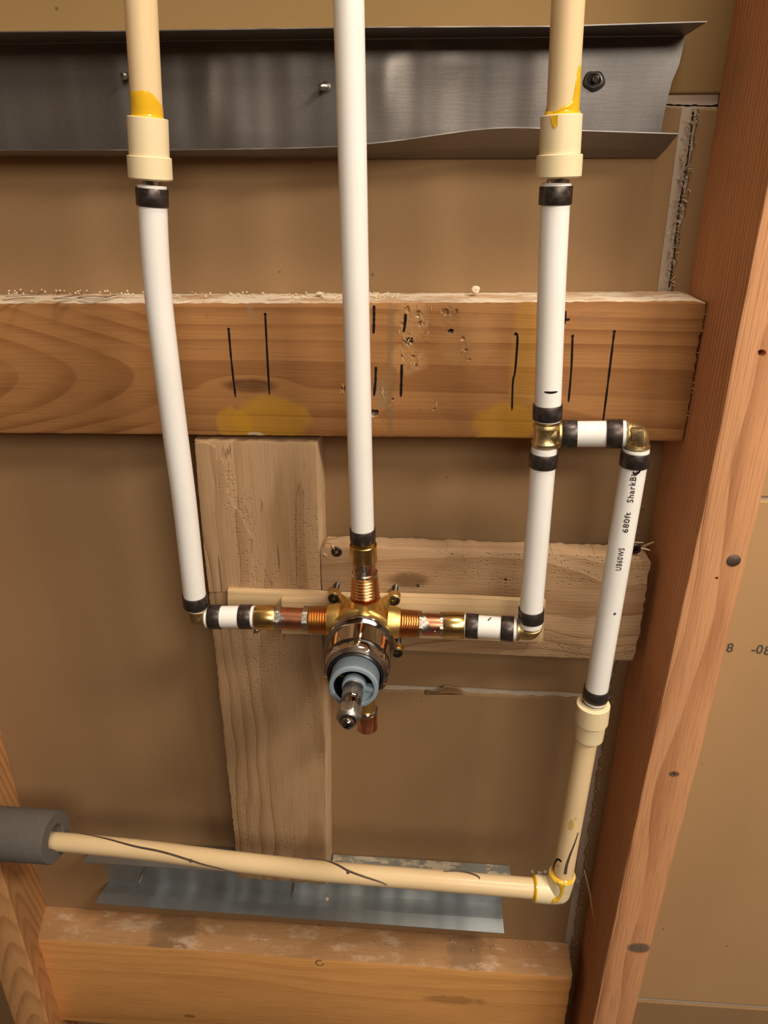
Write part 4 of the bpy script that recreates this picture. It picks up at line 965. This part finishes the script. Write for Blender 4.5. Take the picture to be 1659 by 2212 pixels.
# upper port: flared brass neck with threads
zn = Vector((vo.x, YV, vo.z))
pN = P(790, 1297, YV)
thread(P(789, 1291, YV), tp, .0104, .0094, 7)
bm = bmesh.new(); A = VA(YV)+Vector((.001, .0015, .008)); B = P(789, 1291, YV); L = (B-A).length; lathe(bm, A, B-A, [(0, .0122), (L*.5, .0122), (L*.8, .0114), (L, .0106)], 44); mobj('port_neck', bm, M_BRASSV, val)
thread(P(712, 1339, YV), P(667, 1338, YV), .0104, .0100, 8); thread(P(860, 1346, YV), P(906, 1348, YV), .0106, .0101, 9)
for a_, b_ in ((P(735, 1340, YV), P(708, 1339, YV)), (P(838, 1344, YV), P(864, 1346, YV))):
    bm = bmesh.new(); L = (b_-a_).length; lathe(bm, a_, b_-a_, [(0, .0122), (L*.5, .0118), (L*.85, .0110), (L, .0107)], 44); mobj('port_neck', bm, M_BRASSV, val)
# copper stubs, solder, brass adapters
def stub(p0, p1, r, mat, name, parent=val, rf=None, fl=0):
    A, B = P(*p0), P(*p1); L = (B-A).length; bm = bmesh.new(); lathe(bm, A, B-A, [(0, r), (L*.04, r+fl), (L*.96, r+fl), (L, r)], 44, rf); return mobj(name, bm, mat, parent)
def blob(bm, px, py, Y, r, sx=1, sz=1):
    bmesh.ops.create_icosphere(bm, subdivisions=3, radius=r, matrix=Matrix.Translation(P(px, py, Y)) @ Matrix.Diagonal((sx, .6, sz, 1)))
wob = lambda a_, s, r: r+.0004*math.sin(3*a_+2)+.0003*math.sin(7*a_)
cs = stub((598, 1335, YV), (668, 1338, YV), .0081, M_COPPER, 'copper_stub')
stub((595, 1334.5, YV), (606, 1335.5, YV), .0087, M_SOLDER, 'solder_joint', cs, wob); stub((655, 1337, YV), (669, 1338, YV), .0089, M_SOLDER, 'solder_joint', cs, wob)
stub((553, 1332.8, YV), (596, 1334.5, YV), .0089, M_BRASSF, 'brass_adapter', fl=.0003)
cs2 = stub((903, 1348, YV), (958, 1349.5, YV), .0080, M_COPPER, 'copper_stub')
stub((904, 1348, YV), (912, 1348, YV), .0088, M_SOLDER, 'solder_joint', cs2, wob); stub((950, 1349.4, YV), (958, 1349.8, YV), .0086, M_SOLDER, 'solder_joint', cs2, wob)
stub((957, 1349.8, YV), (1002, 1351, YV), .0092, M_BRASSF, 'brass_adapter', fl=.0003)
cs3 = stub((785.5, 1204, .4515), (788, 1250, .451), .0080, M_COPPER, 'copper_stub')
stub((787.5, 1236, .451), (788, 1248, .451), .0088, M_SOLDER, 'solder_joint', cs3, wob); stub((786, 1212, .4515), (786.5, 1220, .4515), .0083, M_SOLDER, 'solder_joint', cs3, wob)
stub((784.5, 1175, .4515), (786, 1211, .4515), .0091, M_BRASSF, 'brass_adapter', fl=.0004)
# solder runs lying on the copper
bm = bmesh.new(); A_, d_ = P(598, 1335, YV), P(668, 1338, YV)-P(598, 1335, YV)
cyl_strip(bm, [(601, 1330), (606, 1340), (612, 1352)], lambda t_: .004*(1-.4*t_), A_, d_, .0081, .0003); cyl_strip(bm, [(602, 1327), (610, 1330), (613, 1340)], lambda t_: .0014, A_, d_, .0081, .0004); mobj('solder_run', bm, M_SOLDER, cs)
bm = bmesh.new(); A_, d_ = P(903, 1348, YV), P(958, 1349.5, YV)-P(903, 1348, YV)
cyl_strip(bm, [(910, 1330), (914, 1343), (921, 1357), (924, 1364)], lambda t_: .0045+.002*math.sin(3*t_), A_, d_, .0080, .0004); blob(bm, 939, 1365, YV-.0078, .0010); mobj('solder_run', bm, M_SOLDER, cs2)
bm = bmesh.new(); A_, d_ = P(785.5, 1204, .4515), P(788, 1250, .451)-P(785.5, 1204, .4515)
cyl_strip(bm, [(770, 1215), (772, 1228), (778, 1238), (795, 1241)], lambda t_: .006, A_, d_, .0080, .0003); mobj('solder_run', bm, M_SOLDER, cs3)
bm = bmesh.new()
for x, y, r in ((554, 1363, .0022), (560, 1358, .0020), (550, 1366, .0012), (566, 1356, .0012)): blob(bm, x, y, YV-.001, r)
mobj('solder_drip', bm, M_SOLDER, cs)
# lower outlet stub behind the cartridge
lo_t = VA(YV)
bm = bmesh.new(); E = P(793, 1571, YV); A = Vector((E.x, YV, C0.z-.012)); L = (A-E).length
lathe(bm, A, E-A, [(0, .0125), (.006, .0105), (.016, .0105), (.017, .0068), (L-.0150, .0068)], 40); mobj('outlet_neck', bm, M_BRASSV, val)
bm = bmesh.new(); lathe(bm, E+Vector((0, 0, .016)), Vector((0, 0, -1)), [(0, .0070), (.0008, .0079), (.016, .0081), (.0165, .0078), (.0160, .0070), (.004, .0068)], 40); os_ = mobj('copper_stub', bm, M_COPPER, val)
bm = bmesh.new(); lathe(bm, E+Vector((0, 0, .0185)), Vector((0, 0, -1)), [(0, .0070), (.001, .0078), (.0026, .0083), (.0038, .0080)], 40, wob); mobj('solder_joint', bm, M_SOLDER, os_)
# ears with screws
def cross_cut(c, dr, r):
    def fn(bm):
        u, w = frame(dr); 
        for a_, b_ in ((u, w), (w, u)):
            mtx = Matrix((a_, b_, dr.normalized())).transposed().to_4x4(); mtx.translation = c
            m2 = bmesh.ops.create_cube(bm, size=1, matrix=mtx @ Matrix.Diagonal((r*1.25, r*.26, r*.9, 1)))
    return fn
def screw(hp, tail, r, label, shank_r=None, parent_label=None):
    d = (tail-hp); L = d.length; dn = d.normalized(); t = thing('screw', hp, label, 'screw', 'black screws at the valve and board')
    bm = bmesh.new(); lathe(bm, hp, dn, [(0, r*.86), (r*.10, r), (r*.32, r), (r*.95, r*.5)], 28); h = mobj('screw_head', bm, M_SCREW, t)
    if r > .003:
        bmc = None
        carve(h, [cross_cut_local(hp, dn, r, hp)])
    sr = shank_r or r*.42; prof = [(r*.8, sr)]; s = r
    while s < L-.001: prof += [(s, sr*.72), (s+.0006, sr*1.05), (s+.0012, sr*.72)]; s += .0016
    prof += [(L, sr*.3)]; bm = bmesh.new(); lathe(bm, hp, dn, prof, 14); mobj('shank', bm, M_SCREW, t)
    return t
def cross_cut_local(c, dr, r, org):
    # two separate bars would overlap; build one plus-shaped prism
    def fn(bm):
        u, w = frame(dr); a_ = r*.62; b_ = r*.13; ang = .5
        u, w = u*math.cos(ang)+w*math.sin(ang), w*math.cos(ang)-u*math.sin(ang)
        pl = [(b_, a_), (-b_, a_), (-b_, b_), (-a_, b_), (-a_, -b_), (-b_, -b_), (-b_, -a_), (b_, -a_), (b_, -b_), (a_, -b_), (a_, b_), (b_, b_)]
        f = [bm.verts.new(c-dr*.001+u*x+w*y) for x, y in pl]; k = [bm.verts.new(c+dr*r*.55+u*x*.6+w*y*.6) for x, y in pl]
        bm.faces.new(f); bm.faces.new(k[::-1])
        for i in range(12): bm.faces.new((f[i], k[i], k[(i+1) % 12], f[(i+1) % 12]))
    return fn
for (px, py, lab) in ((720.5, 1294, 'black screw in the upper left ear of the valve'), (851, 1299, 'black screw in the upper right ear of the valve'), (858, 1412, 'black screw in the lower right ear, half hidden by the chrome sleeve'), (716, 1408, 'black screw in the hidden lower left ear of the valve')):
    hp = P(px, py, .4700); 
    bm = bmesh.new(); lathe(bm, hp+Vector((0, .0012, 0)), Vector((0, 1, 0)), [(0, .0040), (.0006, .0046), (.0062, .0050), (.0070, .0044)], 30)
    cc = VA(.470); v_ = (Vector((cc.x, .4735, cc.z))-Vector((hp.x, .4735, hp.z))); dn = v_.normalized()
    e = Vector((hp.x, .4735, hp.z))
    pts = [e, e+dn*.006, e+dn*(v_.length-.014)+Vector((0, -.012, 0))]; sweep(bm, catmull(pts, 5), [.0034]*5+[.0036+.0005*i for i in range(6)], 20)
    mobj('mounting_ear', bm, M_BRASSV, val)
    screw(hp, hp+Vector((0, .033, 0)), .0041, lab, .0021)
# driven screws in the board
screw(P(727, 1193, YB-.0006), P(727, 1193, YB-.0006)+Vector((0, .02, 0)), .0041, 'black screw driven into the upper left corner of the tan board')
screw(P(1373, 1187, YB+.0006), P(1373, 1187, YB+.0006)+Vector((0, .02, 0)), .0041, 'black screw sunk in the split right end of the tan board, behind the printed pipe')
# chrome sleeve
vl(.4372, [(.4372, .0206), (.4300, .0207), (.4296, .0228), (.4290, .0237), (.4280, .0238), (.4274, .0231), (.4268, .0231), (.4262, .0237), (.4254, .0236), (.4248, .0226), (.4240, .0215), (.4060, .0214), (.4056, .0222), (.4046, .0223), (.4042, .0214)], 'chrome_sleeve', M_CHROME, seg=96)
vl(.4042, [(.4042, .0208), (.4034, .0213), (.4022, .0213), (.4016, .0208)], 'rubber_ring', M_RUBBER, seg=72)
def nutf(a_, s, r):
    m = (a_ % (math.pi/3))-math.pi/6; rf_ = .0212/max(.5, math.cos(m)); return min(r, rf_) if r > .0205 else r
vl(.4016, [(.4016, .0212), (.4012, .0222), (.3975, .0222), (.3955, .0214), (.3940, .0198), (.3932, .0190), (.3936, .0182), (.3990, .0178)], 'retaining_nut', M_CHROME, seg=120, rf=nutf, cap=False)
vl(.3985, [(.3985, .0181), (.3935, .0180), (.3925, .0172), (.3985, .0168)], 'dark_seal', M_RUBBER, seg=72, cap=False)
vl(.3985, [(.3985, .0184), (.3983, .0002)], 'cartridge_floor', M_RUBBER, seg=48)
DY = .0032
# blue-grey plastic stop: rim, hub and web over the lower part
bm = bmesh.new(); A = VA(.3975); lathe(bm, A, AX, [(0, .0160), (0, .0160), (.0128, .0160), (.0136, .0156), (.0138, .0150), (.0138, .0134), (.0132, .0130), (.0118, .0130), (.0116, .0160), (0, .0160)], 72, cap=False); stop = mobj('plastic_stop', bm, M_BLUE, val, 'blue-grey plastic ring')
bm = bmesh.new(); lathe(bm, VA(.3982), AX, [(0, .0156), (.0120, .0156), (.0120, .0131), (0, .0131)], 72, cap=False); mobj('inner_sleeve', bm, M_RUBBER, val)
bm = bmesh.new(); lathe(bm, VA(.3890), AX, [(0, .0068), (0, .0078), (.0048, .0077), (.0054, .0073), (.0054, .0066), (0, .0068)], 48, cap=False); mobj('hub', bm, M_BLUE, stop)
e1 = (AX.cross(Vector((1, 0, 0)))).normalized(); 
if e1.z < 0: e1 = -e1
ex_ = (Vector((1, 0, 0))-AX*AX.x).normalized()
bm = bmesh.new(); rows = []
for i in range(31):
    a_ = math.radians(232+(358-232)*i/30); dd = ex_*math.cos(a_)+e1*math.sin(a_)
    rows.append([bm.verts.new(VA(y)+dd*r) for y, r in ((.3862, .0074), (.3862, .0134), (.3900, .0134), (.3900, .0074))])
for i in range(30):
    for k in range(4): bm.faces.new((rows[i][k], rows[i+1][k], rows[i+1][(k+1) % 4], rows[i][(k+1) % 4]))
bm.faces.new(rows[0]); bm.faces.new(rows[-1]); mobj('stop_web', bm, M_BLUE, stop)
bm = bmesh.new(); 
for ang in (-8, ):
    a_ = math.radians(ang); dd = ex_*math.cos(a_)+e1*math.sin(a_); pp = dd.cross(AX)*.0009
    v = [VA(.3848)+dd*.0074+pp, VA(.3848)+dd*.0133+pp*2, VA(.3848)+dd*.0133-pp*2, VA(.3848)+dd*.0074-pp]; w = [p_-AX*.004 for p_ in v]
    vv = [bm.verts.new(p_) for p_ in v+w]
    for f in ((0,1,2,3),(4,5,6,7),(0,1,5,4),(1,2,6,5),(2,3,7,6),(3,0,4,7)): bm.faces.new([vv[i] for i in f])
mobj('stop_rib', bm, M_BLUE, stop)
bm = bmesh.new(); dd = -ex_; A = VA(.3935)+dd*.0072+e1*.002; lathe(bm, A, dd, [(0, .0008), (.0058, .0008)], 10); mobj('brass_pin', bm, M_BRASSF, val)
for k in range(7):
    a_ = math.radians(25+k*22); dd = ex_*math.cos(a_)+e1*math.sin(a_); A = VA(.3960)+dd*.0085
    bm = bmesh.new(); lathe(bm, A, dd, [(0, .0007), (.0045, .0010)], 6); mobj('cartridge_tooth', bm, simple('black_plastic', (.03, .028, .026), .3) if k == 0 else bpy.data.materials['black_plastic'], val)
# stem, hex cap
vl(.3900, [(.3900, .0066), (.3842, .0066), (.3838, .0060), (.3826, .0060), (.3822, .0066), (.3730, .0064), (.3724, .0063)], 'stem', M_STEEL, seg=48)
vl(.3724, [(.3724, .0058), (.3720, .0063), (.3712, .0063), (.3708, .0058), (.3704, .0062), (.3696, .0062), (.3692, .0058), (.3620, .0057)], 'stem_collar', M_CHROMED, seg=48)
def hexf(a_, s, r): m = ((a_+.25) % (math.pi/3))-math.pi/6; return min(r, .0070/max(.5, math.cos(m))) if r > .0066 else r
vl(.3640, [(.3645, .0058), (.3638, .0064), (.3628, .0080), (.3562, .0080), (.3545, .0067), (.3532, .0054)], 'hex_nut', M_STEEL, seg=96, rf=hexf)
cap_ = vl(.3532, [(.3532, .0050), (.3522, .0050), (.3518, .0042), (.3508, .0042), (.3494, .0036), (.3483, .0024), (.3478, .0008)], 'cap_screw', M_CHROMED, seg=40)
cc = VA(.3478); carve(cap_, [cross_cut_local(cc-AX*(-.0)+AX*0, -AX, .0034, cc)])
print('objects', len(bpy.data.objects))
